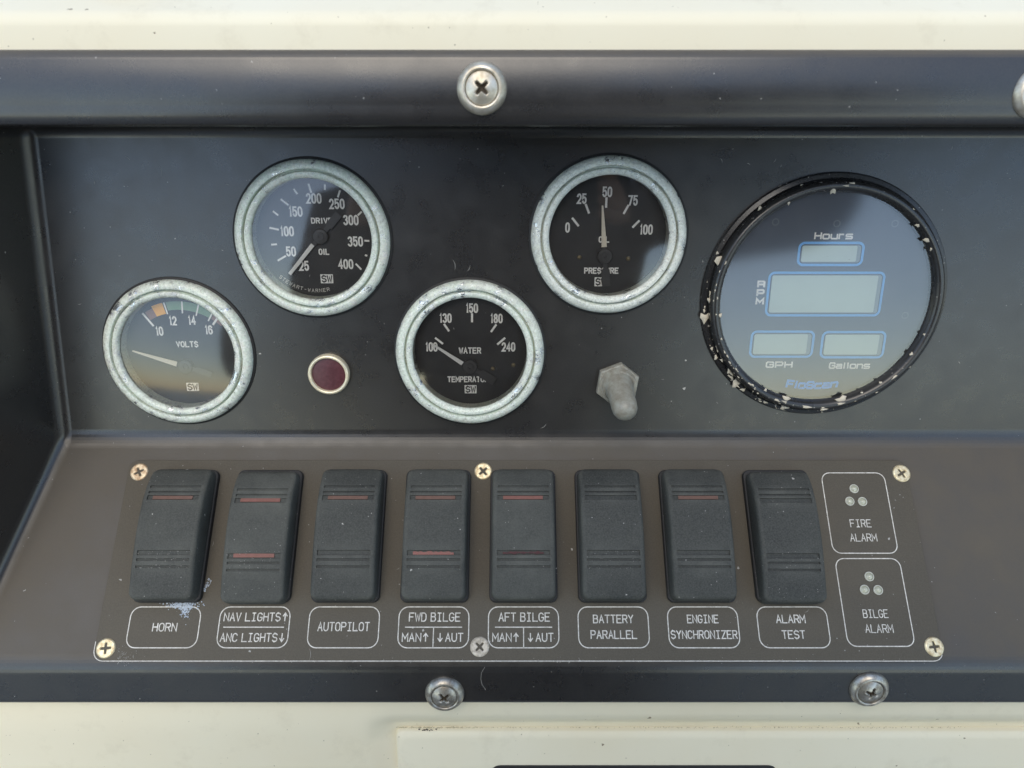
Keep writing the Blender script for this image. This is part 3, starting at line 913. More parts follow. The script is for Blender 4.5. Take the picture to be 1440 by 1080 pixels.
# ------------------------------------------------------------------ rocker switches
RT, RBm = -14.6, -66.4                       # top and bottom of every rocker along the slope
RLEN = RT - RBm
RW = 24.2
PROF = [(0, 2.4), (.25, 4.6), (1.0, 6.0), (2.4, 7.0), (5, 8.3), (8, 9.4)]
GROOVES_T = [8.6, 10.9, 13.2]; GROOVES_B = [34.6, 37.2, 39.8]
def top_h(t):
    pts = [(0, 5.6), (2.4, 7.1), (8, 9.5), (14, 10.9), (22, 11.5), (30, 11.3), (40, 10.2), (51.8, 8.2)]
    for (a, b), (c, d) in zip(pts, pts[1:]):
        if t <= c:
            k_ = (t - a) / (c - a)
            return b + (d - b) * k_
    return pts[-1][1]
def rocker_mesh():
    """lofted across stations along its length, with real grooves and a rounded section"""
    st = [(0, .0), (.3, .0), (.9, .0), (2, .0), (4, .0), (6.5, 0)]
    ts = [0, .25, .8, 1.8, 3.5, 5.5, 7.5]
    def groove(t0, wd):
        return [(t0 - wd / 2 - .12, 0), (t0 - wd / 2, 1), (t0 + wd / 2, 1), (t0 + wd / 2 + .12, 0)]
    rows = [(t, 0) for t in ts]
    for g_ in GROOVES_T[:2]: rows += groove(g_, .7)
    rows += groove(GROOVES_T[2], 1.7)
    rows += [(16, 0), (19, 0), (23, 0), (27, 0), (31, 0)]
    rows += groove(GROOVES_B[0], 1.7)
    for g_ in GROOVES_B[1:]: rows += groove(g_, .7)
    rows += [(43, 0), (46, 0), (49, 0), (RLEN - 1.8, 0), (RLEN - .8, 0), (RLEN - .25, 0), (RLEN, 0)]
    hw = RW / 2
    vv, ff = [], []
    cr = 3.0                                  # plan corner radius
    for t, g_ in rows:
        # plan half width with rounded corners
        e = min(t, RLEN - t)
        w_ = hw - (cr - math.sqrt(max(0, cr * cr - (cr - min(e, cr)) ** 2)))
        H = top_h(t)
        # end rounding of the top surface
        if e < 1.8: H -= (1.8 - math.sqrt(max(0, 1.8 ** 2 - (1.8 - e) ** 2))) * 1.0
        y = -t
        sec = [(-w_ - .5, 1.6), (-w_ - .2, H - 3.2)]
        for a in (10, 35, 60, 85): sec.append((-w_ + 1.5 - 1.5 * math.cos(R(a)), H - 1.5 + 1.5 * math.sin(R(a))))
        gd = .55 * g_
        sec += [(-w_ + 2.0, H), (-w_ + 2.05, H - gd), (-w_ / 2, H - gd + .04), (0, H - gd + .05)]
        sec = sec + [(-a, b) for a, b in reversed(sec[:-1])]
        vv += [(a, y, b) for a, b in sec]
        m = len(sec)
    for i in range(len(rows) - 1):
        for j in range(m - 1):
            ff.append((i * m + j, (i + 1) * m + j, (i + 1) * m + j + 1, i * m + j + 1))
    ff.append(tuple(range(m))); ff.append(tuple(reversed(range((len(rows) - 1) * m, len(rows) * m))))
    return mesh('rocker', vv, ff, M['rocker'], 38)
rk = rocker_mesh()
house = poly_prism('housing', rrect(RW + 2.2, RLEN + .6, 2.6, 5, 0, -RLEN / 2), 0, 2.2, M['housing'], .5)
def lens_mesh(jag=0):
    w_, l_ = 15.6, 1.45
    n = 16
    top = [(w_ * (i / n - .5), l_ / 2 - (rnd.uniform(0, .6) if jag else 0)) for i in range(n + 1)]
    bot = [(w_ * (.5 - i / n), -l_ / 2 + (rnd.uniform(0, .6) if jag > 1 else 0)) for i in range(n + 1)]
    return poly_prism('indicator_lens', top + bot, -.3, .25, M['lens_amber'])
L0 = lens_mesh()
def lens_variant(mk, jag=0):
    me = lens_mesh(jag) if jag else L0.copy()
    me.materials.clear(); me.materials.append(M[mk]); return me
LA, LP, LR_, LD = L0, lens_variant('lens_pink'), lens_variant('lens_red', 1), lens_variant('lens_dark', 2)
SW = [('HORN', LA, None, 'black rocker switch with one faded red lens above the HORN name'),
      ('NAV', LP, LP, 'black rocker switch with two pinkish lenses above NAV LIGHTS and ANC LIGHTS'),
      ('AUTO', LA, None, 'black rocker switch with one dull lens above AUTOPILOT'),
      ('FWD', LA, LR_, 'black rocker switch with bright red chipped lower lens above FWD BILGE'),
      ('AFT', LP, LD, 'black rocker switch with dark broken lower lens above AFT BILGE'),
      ('BAT', None, None, 'plain smudged black rocker switch without lenses above BATTERY PARALLEL'),
      ('ENG', LA, None, 'black rocker switch with one thin orange lens above ENGINE SYNCHRONIZER'),
      ('TEST', None, None, 'plain dark black rocker switch without lenses above ALARM TEST')]
base_sw = None
for i, (nm, l1, l2, lab) in enumerate(SW):
    m = L.mat(NU[i], RT, PT)
    if base_sw is None:
        base_sw = root('rocker_switch', m, lab, 'rocker switch', 'rocker switches in a row on the switch plate')
        obj('housing', house, base_sw); obj('rocker', rk, base_sw)
        t = base_sw
    else:
        t = base_sw.copy(); COL.objects.link(t); t.matrix_world = m; t['label'] = lab
        for ch in list(base_sw.children):
            if ch.name.startswith('indicator_lens'): continue
            c = ch.copy(); COL.objects.link(c); c.parent = t
    rocker = [c for c in t.children if c.name.startswith('rocker')][0]
    if nm in ('NAV', 'TEST'):                 # the two that sit a little lower at the top
        rocker.rotation_euler = (R(1.2), 0, 0)
        rocker.location = (0, -.0009, -.0002)
    for lm, t0 in ((l1, GROOVES_T[2]), (l2, GROOVES_B[0])):
        if lm is None: continue
        lo = obj('indicator_lens', lm, t)
        slope = math.atan2(top_h(t0 + 1) - top_h(t0 - 1), 2)
        dz = -.1 if lm is LD else -.35
        lo.location = (-.1 * MM, -t0 * MM + rocker.location.y, (top_h(t0) + dz) * MM + rocker.location.z - math.sin(rocker.rotation_euler.x) * t0 * MM)
        lo.rotation_euler = (-slope + rocker.rotation_euler.x, 0, 0)

def groove_salt(sw, dens, seed):
    r2 = random.Random(seed); pts = []
    for t0 in GROOVES_B:
        for i in range(dens):
            x = r2.uniform(-RW / 2 + 2, RW / 2 - 2)
            if math.sin(x * 1.7 + t0 + seed) < -.1: continue
            pts.append((x, -t0 + r2.choice((-.45, .45)) + r2.gauss(0, .08), top_h(t0) - .05, 0))
    for i in range(14): 
        t0 = r2.uniform(46, 51); pts.append((r2.uniform(-11, 11), -t0, top_h(t0) - .05 - (.5 if t0 > 50.3 else 0), 0))
    o = obj('dust_grains', crust('dust_grains', pts, M['scratch'], .05, .16), sw); o['kind'] = 'stuff'
for sw in [o for o in COL.objects if o.name.startswith('rocker_switch')]:
    if 'HORN' in sw['label']: groove_salt(sw, 60, 1)
    elif 'NAV' in sw['label']: groove_salt(sw, 26, 2)
    elif 'BATTERY' in sw['label']: groove_salt(sw, 30, 3)
    elif 'TEST' in sw['label']: groove_salt(sw, 10, 4)
pts = []
for i in range(520):
    x = rnd.uniform(0, 230) if i % 3 else abs(rnd.gauss(0, 18))
    pts.append((x, abs(rnd.gauss(0, .35)) + .15, -2.6, 0))
o = obj('joint_dirt', crust('joint_dirt', pts, M['joint_dirt'], .05, .22, .2), cov); o['kind'] = 'stuff'

# ------------------------------------------------------------------ round gauges
BZ = [(30.0, 0), (30.0, 1.2), (29.6, 2.4), (28.6, 3.3), (27.4, 3.7), (26.6, 3.5), (26.3, 2.7), (26.2, 1.2), (25.85, 1.2), (25.75, 2.7), (25.4, 3.7), (24.6, 3.9), (23.7, 3.6), (23.2, 2.9), (23.0, 1.8), (22.9, -4.2)]
FH = -3.2                                      # dial plane behind the panel face
bez = {'g': lathe('bezel', BZ, M['bezel_green'], 128, 40, wob=.04), 'w': lathe('bezel', BZ, M['bezel_grey'], 128, 40, wob=.04)}
gasket = lathe('gasket', [(30.9, 0), (30.9, .5), (30.4, .8), (29.5, .8)], M['black_gap'], 96)
glass_me = domed('glass', 23.3, .7, M['glass'], 14, 96, h=2.0)
glass_reflect_haze = domed('glass', 23.3, .7, M['glass_reflect_haze'], 14, 96, h=2.0)
def gauge(c, bz, lab, nums, ticks, words, needle, hub, logo, wtick=.85, dots=(), numh=4.0, adv=2.05):
    gu, gv = c
    t = root('round_gauge', U.mat(gu, gv, 0), lab, 'gauge', 'round gauges with corroded chrome bezels')
    def loc(x, y, h=FH):
        a = U.at(x, y, h); return (a[0] - gu, a[1] - gv)
    o = obj('bezel', bez[bz], t, rot=random.random() * 6)
    obj('gasket', gasket, t)
    dial = obj('dial', disc('dial', 23.0, M['dial'], 0, .4, 96), t, (0, 0, FH))
    for s, x, y in nums:
        r_ = Ribbons(); text_strokes(r_, s, numh, adv, .66, .62)
        obj('numeral', r_.mesh('numeral', M['print']), dial, (*loc(x, y), .03))
    for (xa, ya, xb, yb) in ticks:
        a, b = Vector(loc(xa, ya)), Vector(loc(xb, yb)); cc_ = (a + b) / 2
        r_ = Ribbons(); dd = (b - a) * .5
        r_.add([tuple(-dd), tuple(dd)], wtick)
        obj('tick_mark', r_.mesh('tick_mark', M['print']), dial, (*cc_, .03))
    for s, x, y, h_, a_ in words:
        r_ = Ribbons(); text_strokes(r_, s, h_, a_, .5, .66)
        obj('lettering', r_.mesh('lettering', M['print']), dial, (*loc(x, y), .03))
    lx_, ly_ = loc(*logo)
    lg = obj('logo', poly_prism('logo', rrect(5.0, 3.6, .2, 2), 0, .05, M['print']), dial, (lx_, ly_, .02))
    r_ = Ribbons(); text_strokes(r_, 'SW', 2.9, 2.2, .5, .72); 
    lg['label'] = 'white box logo with the letters SW'
    obj('logo_letters', r_.mesh('logo_letters', M['dial']), t, (lx_, ly_, FH + .08))
    for x, y in dots:
        obj('rivet', domed('rivet', .9, .5, M['brass_dot'], 4, 16), dial, (*loc(x, y), .2))
    # needle
    hx, hy = loc(*hub, FH + 1)
    tip = Vector(loc(*needle[0], FH + 1)); bs = Vector(loc(*needle[1], FH + 1))
    wt, wb, mat, tail, tw = needle[2:]
    d = (tip - bs).normalized(); nn = Vector((-d.y, d.x))
    hubv = Vector((hx, hy))
    pp = [tuple(q_ - hubv) for q_ in (bs + nn * wb / 2, bs - nn * wb / 2, tip - nn * wt / 2, tip + nn * wt / 2)]
    nd = obj('needle', poly_prism('needle', pp, -.15, .15, mat), t, (hx, hy, FH + 1.2))
    dk = (tip - hubv).normalized(); nk = Vector((-dk.y, dk.x))
    pp = [tuple(q_) for q_ in (nk * .7 + dk * (bs - hubv).length * .98, nk * 1.0, -dk * tail * .4 + nk * .8, -dk * tail * .45 + nk * tw / 2, -dk * tail + nk * tw / 2, -dk * tail - nk * tw / 2, -dk * tail * .45 - nk * tw / 2, -dk * tail * .4 - nk * .8, -nk * 1.0, -nk * .7 + dk * (bs - hubv).length * .98)]
    obj('counterweight', poly_prism('counterweight', pp, -.12, .12, M['dark_needle']), nd)
    obj('hub', lathe('hub', [(3.0, -1.2), (3.0, .2), (2.7, .6), (1.6, .7), (1.5, 1.0), (.6, 1.0), (.5, .7), (.01, .7)], M['dark_needle'], 40), nd)
    if 'volt' in lab: obj('glass', glass_reflect_haze, t)
    else: obj('glass', glass_me, t)
    return t, dial, loc

t, dial, loc = gauge((-134.9, -46.4), 'g', 'volt meter with blurred coloured band and needle resting left, lower left gauge',
    [('10', 224.4, 465.6), ('12', 243.3, 451), ('14', 270, 450.4), ('16', 293.8, 463.8)],
    [(201, 441, 215.5, 457.8), (306, 447, 300, 456)],
    [('VOLTS', 263.3, 484, 2.6, 1.85)], ((186.7, 493.3), (248.9, 511.8), .6, 2.1, M['cream_needle'], 11, 2.6), (261, 515.5), (271, 544), numh=3.9, adv=1.95)
# coloured arc of the volt scale, centred on the needle pivot
hx, hy = loc(261, 515.5)
def band(a0, a1, r0, r1, mat, z=.02):
    vv, ff = [], []
    n = 10
    for i in range(n + 1):
        a = R(a0 + (a1 - a0) * i / n)
        vv += [(hx + r0 * math.cos(a), hy + r0 * math.sin(a), 0), (hx + r1 * math.cos(a), hy + r1 * math.sin(a), 0)]
    for i in range(n): ff.append((2 * i + 1, 2 * i, 2 * i + 2, 2 * i + 3))
    obj('scale_band', mesh('scale_band', vv, ff, mat), dial, (0, 0, z))
bo = Vector(loc(223.5, 435.5)) - Vector((hx, hy)); ao = math.degrees(math.atan2(bo.y, bo.x)); ro = bo.length
band(ao + 5, ao + 13, ro - 2.3, ro + 1.4, M['red'])
band(ao - 5, ao + 5, ro - 2.3, ro + 2.3, M['orange'])
band(ao - 50, ao - 8, ro - 1.2, ro + 2.3, M['green'])
band(ao - 62, ao - 50.5, ro - 1.2, ro + 1.4, M['red'])
for k_ in (-6.5, -22, -36, -49): band(ao + k_ - .7, ao + k_ + .7, ro - 2.6, ro + 2.3, M['print'], .03)

t, dial, loc = gauge((-77.1, -1.0), 'g', 'drive oil gauge reading up to 400 with needle at 25, upper left gauge',
    [('25', 427.5, 373.8), ('50', 409.2, 353.6), ('100', 403.9, 325.2), ('150', 415.9, 297.5), ('200', 441.2, 279), ('250', 473.7, 286.7), ('300', 493.4, 309.5), ('350', 499.7, 339.6), ('400', 486.2, 371.4)],
    [(395.5, 280.6, 405, 287.9), (413.5, 266.2, 417.6, 272.2), (434, 259, 437.6, 270.3), (456.9, 260.2, 456.9, 266.2), (477.8, 268.6, 475.4, 276.6), (508, 298.2, 503.8, 302.3), (513.4, 338.4, 518.5, 338.7),
     (514, 358.9, 515.6, 359.4), (500.9, 371.4, 507.5, 378.3), (384.6, 297.5, 390.6, 302.3), (379.8, 320.4, 391.4, 322.8), (382.2, 344, 388.7, 343.5), (391.4, 366.1, 401.5, 360.1)],
    [('DRIVE', 452.5, 310.3, 2.35, 1.85), ('OIL', 455.6, 354, 2.5, 1.65)], ((407.5, 385.4), (440, 344), 1.3, 1.6, M['white_needle'], 11.5, 3.0), (450.8, 332.4), (459.7, 392), wtick=.72)
# tiny maker's lettering round the lower rim of that dial
s = 'STEWART-WARNER'
r_ = Ribbons()
cx, cy = loc(440, 336)
for i, ch in enumerate(s):
    a = R(-133 + i * 4.3)
    rr = 20.4
    px_, py_ = cx + rr * math.cos(a), cy + rr * math.sin(a)
    for st_ in G[ch]:
        pts = []
        for gx, gy in st_:
            lx_, ly_ = (gx - .5) * .9, (gy - .5) * 1.25
            ra = a + math.pi / 2
            pts.append((px_ + lx_ * math.cos(ra) - ly_ * math.sin(ra), py_ + lx_ * math.sin(ra) + ly_ * math.cos(ra)))
        r_.add(pts, .22)
obj('lettering', r_.mesh('lettering', M['engrave']), dial, (0, 0, .03))

gauge((-17.0, -46.5), 'g', 'water temperature gauge reading 100 with needle pointing to the left, lower middle gauge',
    [('100', 607, 487.8), ('130', 626.7, 447.3), ('150', 663.8, 433.3), ('180', 698.4, 447.8), ('240', 715, 487.8)],
    [(612.7, 475.6, 622.2, 482.9), (624.9, 456.2, 631, 465), (663.8, 441.5, 663.8, 452.2), (697.3, 457, 691, 466), (709.6, 475.6, 700, 483.8)],
    [('WATER', 661, 492.9, 2.7, 1.85), ('TEMPERATURE', 661, 533.3, 2.6, 1.72)], ((606.7, 482.9), (650.4, 511.1), .7, 1.7, M['white_needle'], 12, 3.6), (661, 515.5), (661.8, 547.3),
    dots=((693, 518.4), (721.8, 513.3)), adv=1.9)
gauge((37.3, .25), 'w', 'oil pressure gauge with needle pointing straight up at 50, upper middle gauge',
    [('0', 798.1, 319.9), ('25', 818.1, 279.4), ('50', 854, 269.8), ('75', 890.1, 281.9), ('100', 908.9, 322.8)],
    [(805.1, 307.1, 813.1, 317.2), (823.9, 287.9, 828, 299.2), (852.8, 278.5, 852.3, 291), (883.4, 289.1, 877.3, 299.9), (898.5, 310.7, 890.1, 319.2)],
    [('OIL', 849.4, 336.7, 2.5, 1.65), ('PRESSURE', 845.6, 380.6, 2.5, 1.72)], ((847.2, 289), (849.6, 347.3), .6, 2.1, M['cream_needle'], 12, 3.2), (850.4, 360.1), (844.8, 396.2),
    dots=((814.7, 361.8), (883.3, 363.7)), adv=1.95)

# ------------------------------------------------------------------ digital engine monitor
mu, mv = 123.2, -24.1
mon = root('engine_monitor', U.mat(mu, mv, 0), 'large round digital monitor with four blank displays and chipped black rim', 'monitor')
obj('flange', lathe('flange', [(48.4, 0), (48.4, .9), (47.9, 1.6), (46.4, 2.0), (45.6, 1.5), (45.3, .6)], M['ring_black'], 160), mon)
obj('bezel', lathe('bezel', [(45.6, 0), (45.5, 4.2), (45.0, 5.6), (44.2, 6.2), (43.0, 6.2), (42.2, 5.6), (41.6, 4.4), (41.2, 2.2), (41.0, .5)], M['ring_black'], 160, 50), mon)
mface = obj('face', disc('face', 41.3, M['monitor_face'], 0, .5, 128), mon, (0, 0, 1.0))
MH = 1.0
def ml(x, y, h=MH):
    a = U.at(x, y, h); return (a[0] - mu, a[1] - mv)
for (tl, tr, br, bl, lab) in (((1122, 339.5), (1217, 339.5), (1213, 375), (1120.5, 374), 'small blank display under Hours'),
                              ((1079.8, 381.5), (1244.4, 381.5), (1239, 446.5), (1075.6, 444), 'large blank display beside RPM'),
                              ((1056.2, 463.8), (1147, 465), (1142.4, 504.3), (1052, 502.5), 'blank display above GPH'),
                              ((1155.4, 465), (1247, 465), (1242.7, 506), (1152, 502.5), 'blank display above Gallons')):
    P_ = [Vector(ml(*q_)) for q_ in (tl, tr, br, bl)]
    cx = sum(p.x for p in P_) / 4; cy = sum(p.y for p in P_) / 4
    ww = (P_[1].x + P_[2].x - P_[0].x - P_[3].x) / 2; hh = (P_[0].y + P_[1].y - P_[2].y - P_[3].y) / 2
    dsp = obj('display', poly_prism('display', rrect(ww - 3.0, hh - 3.0, 1.0, 4), 0, .3, M['lcd_edge']), mon, (cx, cy, MH)); dsp['label'] = lab
    obj('liquid_crystal', poly_prism('liquid_crystal', rrect(ww - 4.6, hh - 3.4, .6, 3, -.7, .1), .25, .36, M['lcd']), dsp)
    r_ = Ribbons(); r_.add(rrect(ww - 1.1, hh - 1.1, 2.0, 5), .95, closed=True)
    obj('display_frame', r_.mesh('display_frame', M['blue']), dsp, (0, 0, .02))
c3 = lambda x0, y0, x1, y1, k=.16: [(x0 + k, y0), (x1 - k, y0), (x1 - k * .3, y0 + k * .3), (x1, y0 + k), (x1, y1 - k), (x1 - k * .3, y1 - k * .3), (x1 - k, y1), (x0 + k, y1), (x0 + k * .3, y1 - k * .3), (x0, y1 - k), (x0, y0 + k), (x0 + k * .3, y0 + k * .3), (x0 + k, y0)]
XH = .74
EXT = {'H': [[(0, 0), (0, 1)], [(1, 0), (1, 1)], [(0, .5), (1, .5)]], 'G': [[(1, .82), (.9, 1), (.14, 1), (0, .86), (0, .14), (.14, 0), (.86, 0), (1, .14), (1, .5), (.5, .5)]],
 'P': [[(0, 0), (0, 1), (.86, 1), (1, .88), (1, .5), (.86, .38), (0, .38)]], 'R': [[(0, 0), (0, 1), (.86, 1), (1, .88), (1, .54), (.86, .42), (0, .42)], [(.75, .42), (1, .3), (1, 0)]],
 'M': [[(0, 0), (0, 1), (.5, .3), (1, 1), (1, 0)]], 'F': [[(1, 1), (0, 1), (0, 0)], [(0, .5), (.85, .5)]], 'S': [[(1, .84), (.88, 1), (.12, 1), (0, .88), (0, .62), (.12, .5), (.88, .5), (1, .38), (1, .12), (.88, 0), (.12, 0), (0, .16)]],
 'o': [c3(0, 0, 1, XH)], 'u': [[(0, XH), (0, .14), (.14, 0), (1, 0)], [(1, 0), (1, XH)]], 'r': [[(0, 0), (0, XH), (.8, XH)]], 'n': [[(0, 0), (0, XH), (.86, XH), (1, XH - .14), (1, 0)]],
 's': [[(1, XH), (.1, XH), (0, XH - .1), (0, XH / 2 + .08), (.1, XH / 2), (.9, XH / 2), (1, XH / 2 - .08), (1, .1), (.9, 0), (0, 0)]],
 'a': [[(.05, XH), (.88, XH), (1, XH - .12), (1, 0), (.1, 0), (0, .1), (0, .32), (.1, .42), (1, .42)]], 'l': [[(.5, 0), (.5, 1)]], 'c': [[(1, XH), (.12, XH), (0, XH - .12), (0, .12), (.12, 0), (1, 0)]]}
EW = {'l': .34, 'r': .8, 'M': 1.15}
def ext_text(s, h_, wid, wd, bend=0, shear=0):
    tot = sum(EW.get(ch, 1) for ch in s) + .34 * (len(s) - 1)
    k = (wid - wd) / tot
    r_ = Ribbons(); x = 0
    for ch in s:
        w_ = EW.get(ch, 1)
        for st in EXT[ch]:
            pp = []
            for gx, gy in st:
                px_ = (x + gx * w_) * k - (wid - wd) / 2; py_ = (gy - .5) * (h_ - wd)
                pp.append((px_ + shear * py_, py_ + bend * (px_ * px_ / (wid * wid / 4) - .4)))
            r_.add(pp, wd)
        x += w_ + .34
    return r_
for s, x, y, h_, wid, wd in (('Hours', 1172.3, 331.5, 2.8, 15.0, .62), ('GPH', 1095.6, 512.7, 2.8, 11.0, .66), ('Gallons', 1194.5, 514, 2.8, 16.8, .6), ('R', 1070.5, 399.4, 2.8, 3.2, .75), ('P', 1069.3, 411.5, 2.8, 3.2, .75), ('M', 1068.4, 423.6, 2.8, 3.4, .75), ('FloScan', 1142, 540.5, 3.6, 21.5, .95)):
    lg_ = s == 'FloScan'
    r_ = ext_text(s, h_, wid, wd, .7 if lg_ else 0, .15 if lg_ else 0)
    obj('lettering', r_.mesh('lettering', M['blue_logo'] if lg_ else M['print']), mface, (*ml(x, y), .04))
for x, y in ((1090.7, 312.2), (1176.9, 314.3), (1258.5, 314.3), (1272.6, 443.4)):
    obj('lamp_dot', lathe('lamp_dot', [(1.4, 0), (1.4, .06), (1.0, .06), (1.0, 0)], M['dot_print'], 24), mface, (*ml(x, y), .02))
obj('window', domed('window', 41.4, .25, M['glass_monitor'], 4, 96, h=3.2), mon)
# old paint drops and chips on the monitor rim
def chip(x, y, sx, sy, rot=0):
    best = None
    for r0, h_ in ((47.2, 1.9), (45.6, 3.5), (43.6, 6.3), (42.0, 5.6)):
        a = Vector(ml(x, y, h_)); e = abs(a.length - r0)
        if best is None or e < best[0]: best = (e, a, r0, h_)
    a, r0, h_ = best[1], best[2], best[3]
    an = math.atan2(a.y, a.x)
    return an, r0, h_, sx, sy, rot
chips = []
for (x, y, sx, sy) in ((1172, 269, 1.0, 1.6), (1191, 257, 1.2, .4), (1070, 294, .9, .9), (1109, 285, .5, .8), (1014, 368, 1.5, 2.2), (1007, 355, .6, .6), (1002, 422, .9, .9), (994, 446, 1.7, 1.9), (1010, 444, .8, .8),
                       (1286, 321, 1.1, .9), (1301, 339, 1.6, 1.2), (1310, 350, .6, .8), (1293, 468, .6, .6), (1282, 498, .9, 1.0), (1184, 561, 2.1, 1.5), (1105, 562, 1.5, 1.3), (1105, 571, 2.0, 1.3), (1077, 548, .7, .7),
                       (1036, 538, 1.4, 2.0), (1046, 547, 1.1, .8), (1024, 522, .8, 1.5), (1008, 502, .7, 1.2), (1002, 490, .5, .9), (1238, 538, .7, .5), (1212, 552, .5, .4)):
    k_ = .8 if x > 1250 else 1.1
    chips.append(chip(x, y, sx * k_, sy * k_))
for i in range(110):
    an = R(rnd.gauss(228, 32)) if i % 5 else rnd.uniform(0, 6.28)
    r0, h_ = rnd.choice(((47.2, 1.9), (45.6, 3.2), (43.6, 6.3), (44.6, 6.0)))
    s_ = abs(rnd.gauss(0, .34)) + .06
    chips.append((an, r0 + rnd.uniform(-.5, .5), h_, s_ * .8, s_ * rnd.uniform(.8, 2.6), 1))
vv, ff = [], []
for an, r0, h_, sx, sy, _ in chips:
    b0 = len(vv); n = 8
    cx, cy = r0 * math.cos(an), r0 * math.sin(an)
    for ring, (sc, hz) in enumerate(((1.0, -.25), (.8, .15), (.35, .3))):
        for j in range(n):
            a = 2 * math.pi * j / n
            k_ = sc * .95 * (1 + .35 * math.sin(j * 2.3 + an * 40) + rnd.uniform(-.15, .15))
            tx, ty = sx * k_ * math.cos(a), sy * k_ * math.sin(a)
            if _ == 1: tx, ty = tx * math.cos(an) - ty * math.sin(an), tx * math.sin(an) + ty * math.cos(an)
            vv.append((cx + tx, cy + ty, h_ + hz * min(1, sx)))
    for ring in range(2):
        for j in range(n):
            ff.append((b0 + ring * n + j, b0 + ring * n + (j + 1) % n, b0 + (ring + 1) * n + (j + 1) % n, b0 + (ring + 1) * n + j))
    ff.append(tuple(b0 + 2 * n + j for j in range(n)))
o = obj('paint_drops', mesh('paint_drops', vv, ff, M['paint_chip'], 180), mon); o['kind'] = 'stuff'

# ------------------------------------------------------------------ ruby indicator lamp
lu_, lv_ = U.at(461.5, 527.5, 2.5)
t = root('indicator_lamp', U.mat(lu_, lv_, 0), 'round dark red indicator lamp with pale ring between the volt and water gauges', 'indicator lamp')
obj('ring', lathe('ring', [(8.4, 0), (8.4, 2.0), (8.2, 2.6), (7.7, 2.9), (7.2, 2.8), (6.9, 2.3), (6.8, 1.0)], M['lamp_ring'], 72, 50), t)
obj('lens', domed('lens', 6.8, .5, M['ruby'], 8, 64, h=1.5), t)
# ------------------------------------------------------------------ toggle switch in a rubber boot
tu, tv = U.at(868.5, 541, 2)
t = root('toggle_switch', U.mat(tu, tv, 0), 'grey rubber booted toggle switch pointing down below the oil pressure gauge', 'toggle switch')
hexp = [(9.2 * math.cos(R(60 * i + 22)), 9.2 * math.sin(R(60 * i + 22))) for i in range(6)]
obj('hex_nut', poly_prism('hex_nut', hexp, 0, 3.2, M['boot'], .6), t)
path = [((0, 0, 2.8), 7.6), ((0, 0, 4.2), 7.5), ((0, -.05, 4.35), 6.9), ((0, -.1, 5.0), 6.9), ((0, -.15, 5.15), 6.3), ((.05, -.25, 5.8), 6.3), ((.1, -.3, 5.95), 5.8), ((.1, -.5, 6.6), 5.75), ((.3, -1.3, 9), 5.4), ((.6, -2.8, 12.5), 5.1), ((.9, -4.3, 15.5), 5.1), ((1.1, -5.3, 17.6), 4.9), ((1.25, -6.1, 19.2), 4.2), ((1.35, -6.6, 20.2), 3.1), ((1.4, -6.9, 20.8), 1.6), ((1.42, -7.0, 20.95), .05)]
vv, ff = [], []
n = 36
tan = [Vector(path[min(i + 1, len(path) - 1)][0]) - Vector(path[max(i - 1, 0)][0]) for i in range(len(path))]
for (c, r0), tg in zip(path, tan):
    z_ = (Vector((0, 0, 1)) * .5 + tg.normalized() * .5).normalized() if r0 > 6 else tg.normalized()
    x_ = z_.cross(Vector((0, 1, 0))).normalized() * -1; y_ = z_.cross(x_)
    for j in range(n):
        a = 2 * math.pi * j / n
        p = Vector(c) + x_ * r0 * math.cos(a) + y_ * r0 * math.sin(a)
        vv.append(tuple(p))
for i in range(len(path) - 1):
    for j in range(n):
        k_ = (j + 1) % n
        ff.append((i * n + j, i * n + k_, (i + 1) * n + k_, (i + 1) * n + j))
me = mesh('boot', vv, ff, M['boot'], 60)
bm = bmesh.new(); bm.from_mesh(me); bmesh.ops.recalc_face_normals(bm, faces=bm.faces); bm.to_mesh(me); bm.free()
obj('boot', me, t)

# a hair on the bottom rim
vv, ff = [], []
hp = [(682, 938), (677, 946), (676, 955), (678, 963), (683, 970)]
pts3 = [U.at(x, y, H_FL + .1) for x, y in hp]
r_ = Ribbons(); r_.add(pts3, .12)
o = obj('lint_hair', r_.mesh('lint_hair', M['scratch'])); o.matrix_world = U.mat(0, 0, H_FL + .05)
tag(o, 'fine pale hair lying on the bottom rim right of the screw', 'hair')

# ------------------------------------------------------------------ the deck and the photographer, seen only as reflections
dk = obj('deck', mesh('deck', [(-1900, -2600, 0), (1900, -2600, 0), (1900, 2000, 0), (-1900, 2000, 0)], [(0, 1, 2, 3)], M['deck']))
dk['kind'] = 'structure'
sea = obj('sea', mesh('sea', [(-900000, -900000, 0), (900000, -900000, 0), (900000, 900000, 0), (-900000, 900000, 0)], [(0, 1, 2, 3)], M['sea']))
sea.location = (0, 0, -1.5)
sea['kind'] = 'structure'
def skin_mesh(name, joints, edges, mat, sub=2):
    me = D.meshes.new(name)
    me.from_pydata([j[0] for j in joints], edges, [])
    o = D.objects.new(name, me); COL.objects.link(o)
    sk = o.modifiers.new('s', 'SKIN'); sk.use_smooth_shade = True
    for i, j in enumerate(joints):
        me.skin_vertices[0].data[i].radius = (j[1], j[1] * (j[2] if len(j) > 2 else 1))
    me.skin_vertices[0].data[0].use_root = True
    ss = o.modifiers.new('u', 'SUBSURF'); ss.levels = sub; ss.render_levels = sub
    dg = bpy.context.evaluated_depsgraph_get()
    m2 = D.meshes.new_from_object(o.evaluated_get(dg))
    D.objects.remove(o)
    m2.name = name
    m2.materials.clear(); m2.materials.append(mat)
    return m2
py = -.40
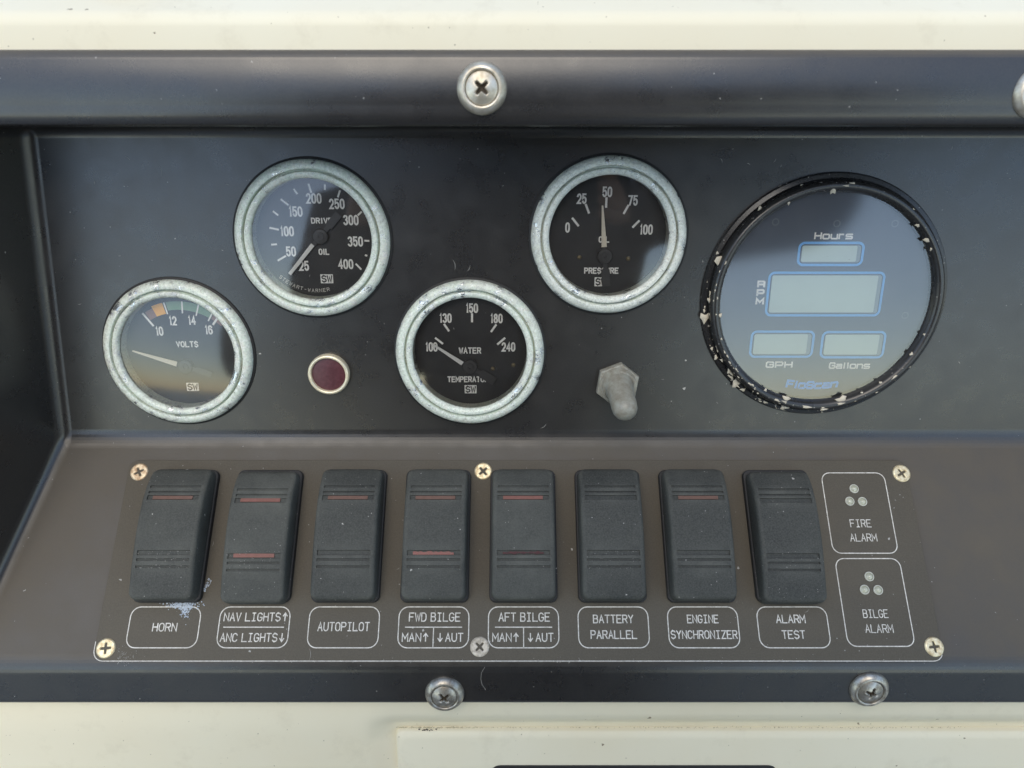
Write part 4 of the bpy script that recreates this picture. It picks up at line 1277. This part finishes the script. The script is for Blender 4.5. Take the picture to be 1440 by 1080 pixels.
J = [((0, py, .95), .15, .75), ((0, py, 1.10), .16, .7), ((0, py, 1.32), .20, .7), ((0, py + .01, 1.46), .20, .6), ((0, py + .02, 1.56), .06), ((0, py + .03, 1.62), .055), ((0, py + .05, 1.70), .085, 1.15), ((0, py + .05, 1.79), .075, 1.1),
     ((.20, py, 1.53), .10), ((.35, py + .10, 1.53), .11), ((.24, py + .25, 1.46), .056), ((.10, py + .33, 1.40), .030),
     ((-.20, py, 1.52), .09), ((-.22, py + .05, 1.27), .075), ((-.19, py + .22, 1.34), .055), ((-.10, py + .33, 1.40), .030),
     ((.10, py, .86), .095), ((.11, py + .02, .48), .062), ((.11, py - .02, .09), .042), ((.12, py + .12, .03), .035),
     ((-.10, py, .86), .095), ((-.11, py + .02, .48), .062), ((-.11, py - .02, .09), .042), ((-.12, py + .12, .03), .035)]
E_ = [(0, 1), (1, 2), (2, 3), (3, 4), (4, 5), (5, 6), (6, 7), (3, 8), (8, 9), (9, 10), (10, 11), (3, 12), (12, 13), (13, 14), (14, 15), (0, 16), (16, 17), (17, 18), (18, 19), (0, 20), (20, 21), (21, 22), (22, 23)]
pr = root('person', Matrix.Translation((0, py, 0)), 'person in dark clothes holding a phone over the console, seen reflected in the glass', 'person')
def ppart(name, me):
    me.transform(Matrix.Translation((0, -py, 0)))
    return obj(name, me, pr)
ppart('body', skin_mesh('body', J, E_, M['jacket']))
for sx in (1, -1):
    hj = [((sx * .10, py + .33, 1.40), .026), ((sx * .085, py + .37, 1.415), .030, .5)]
    he = [(0, 1)]
    for k_ in range(4):
        b = len(hj)
        zz = 1.435 - k_ * .018
        hj += [((sx * .08, py + .385, zz), .009), ((sx * .07, py + .405, zz), .008), ((sx * .055, py + .407, zz), .007)]
        he += [(1, b), (b, b + 1), (b + 1, b + 2)]
    b = len(hj)
    hj += [((sx * .075, py + .36, 1.44), .010), ((sx * .06, py + .375, 1.45), .008)]
    he += [(1, b), (b, b + 1)]
    ppart('hand', skin_mesh('hand', hj, he, M['skin'], 1))
hd = skin_mesh('hair', [((0, py + .02, 1.76), .088, 1.1), ((0, py + .035, 1.825), .07, 1.1)], [(0, 1)], M['hair'])
ppart('hair', hd)
ph = obj('smartphone', poly_prism('smartphone', rrect(150, 74, 8, 5), -9, -1.5, M['phone'], 1))
ph.matrix_world = Matrix.Translation(CAM_LOC) @ Matrix.Rotation(math.pi / 2 - PITCH, 4, 'X') @ Matrix.Translation((0.03, -.01, .012)) @ Matrix.Rotation(math.pi, 4, 'Y')
tag(ph, 'dark smartphone held over the console by the person', 'phone')
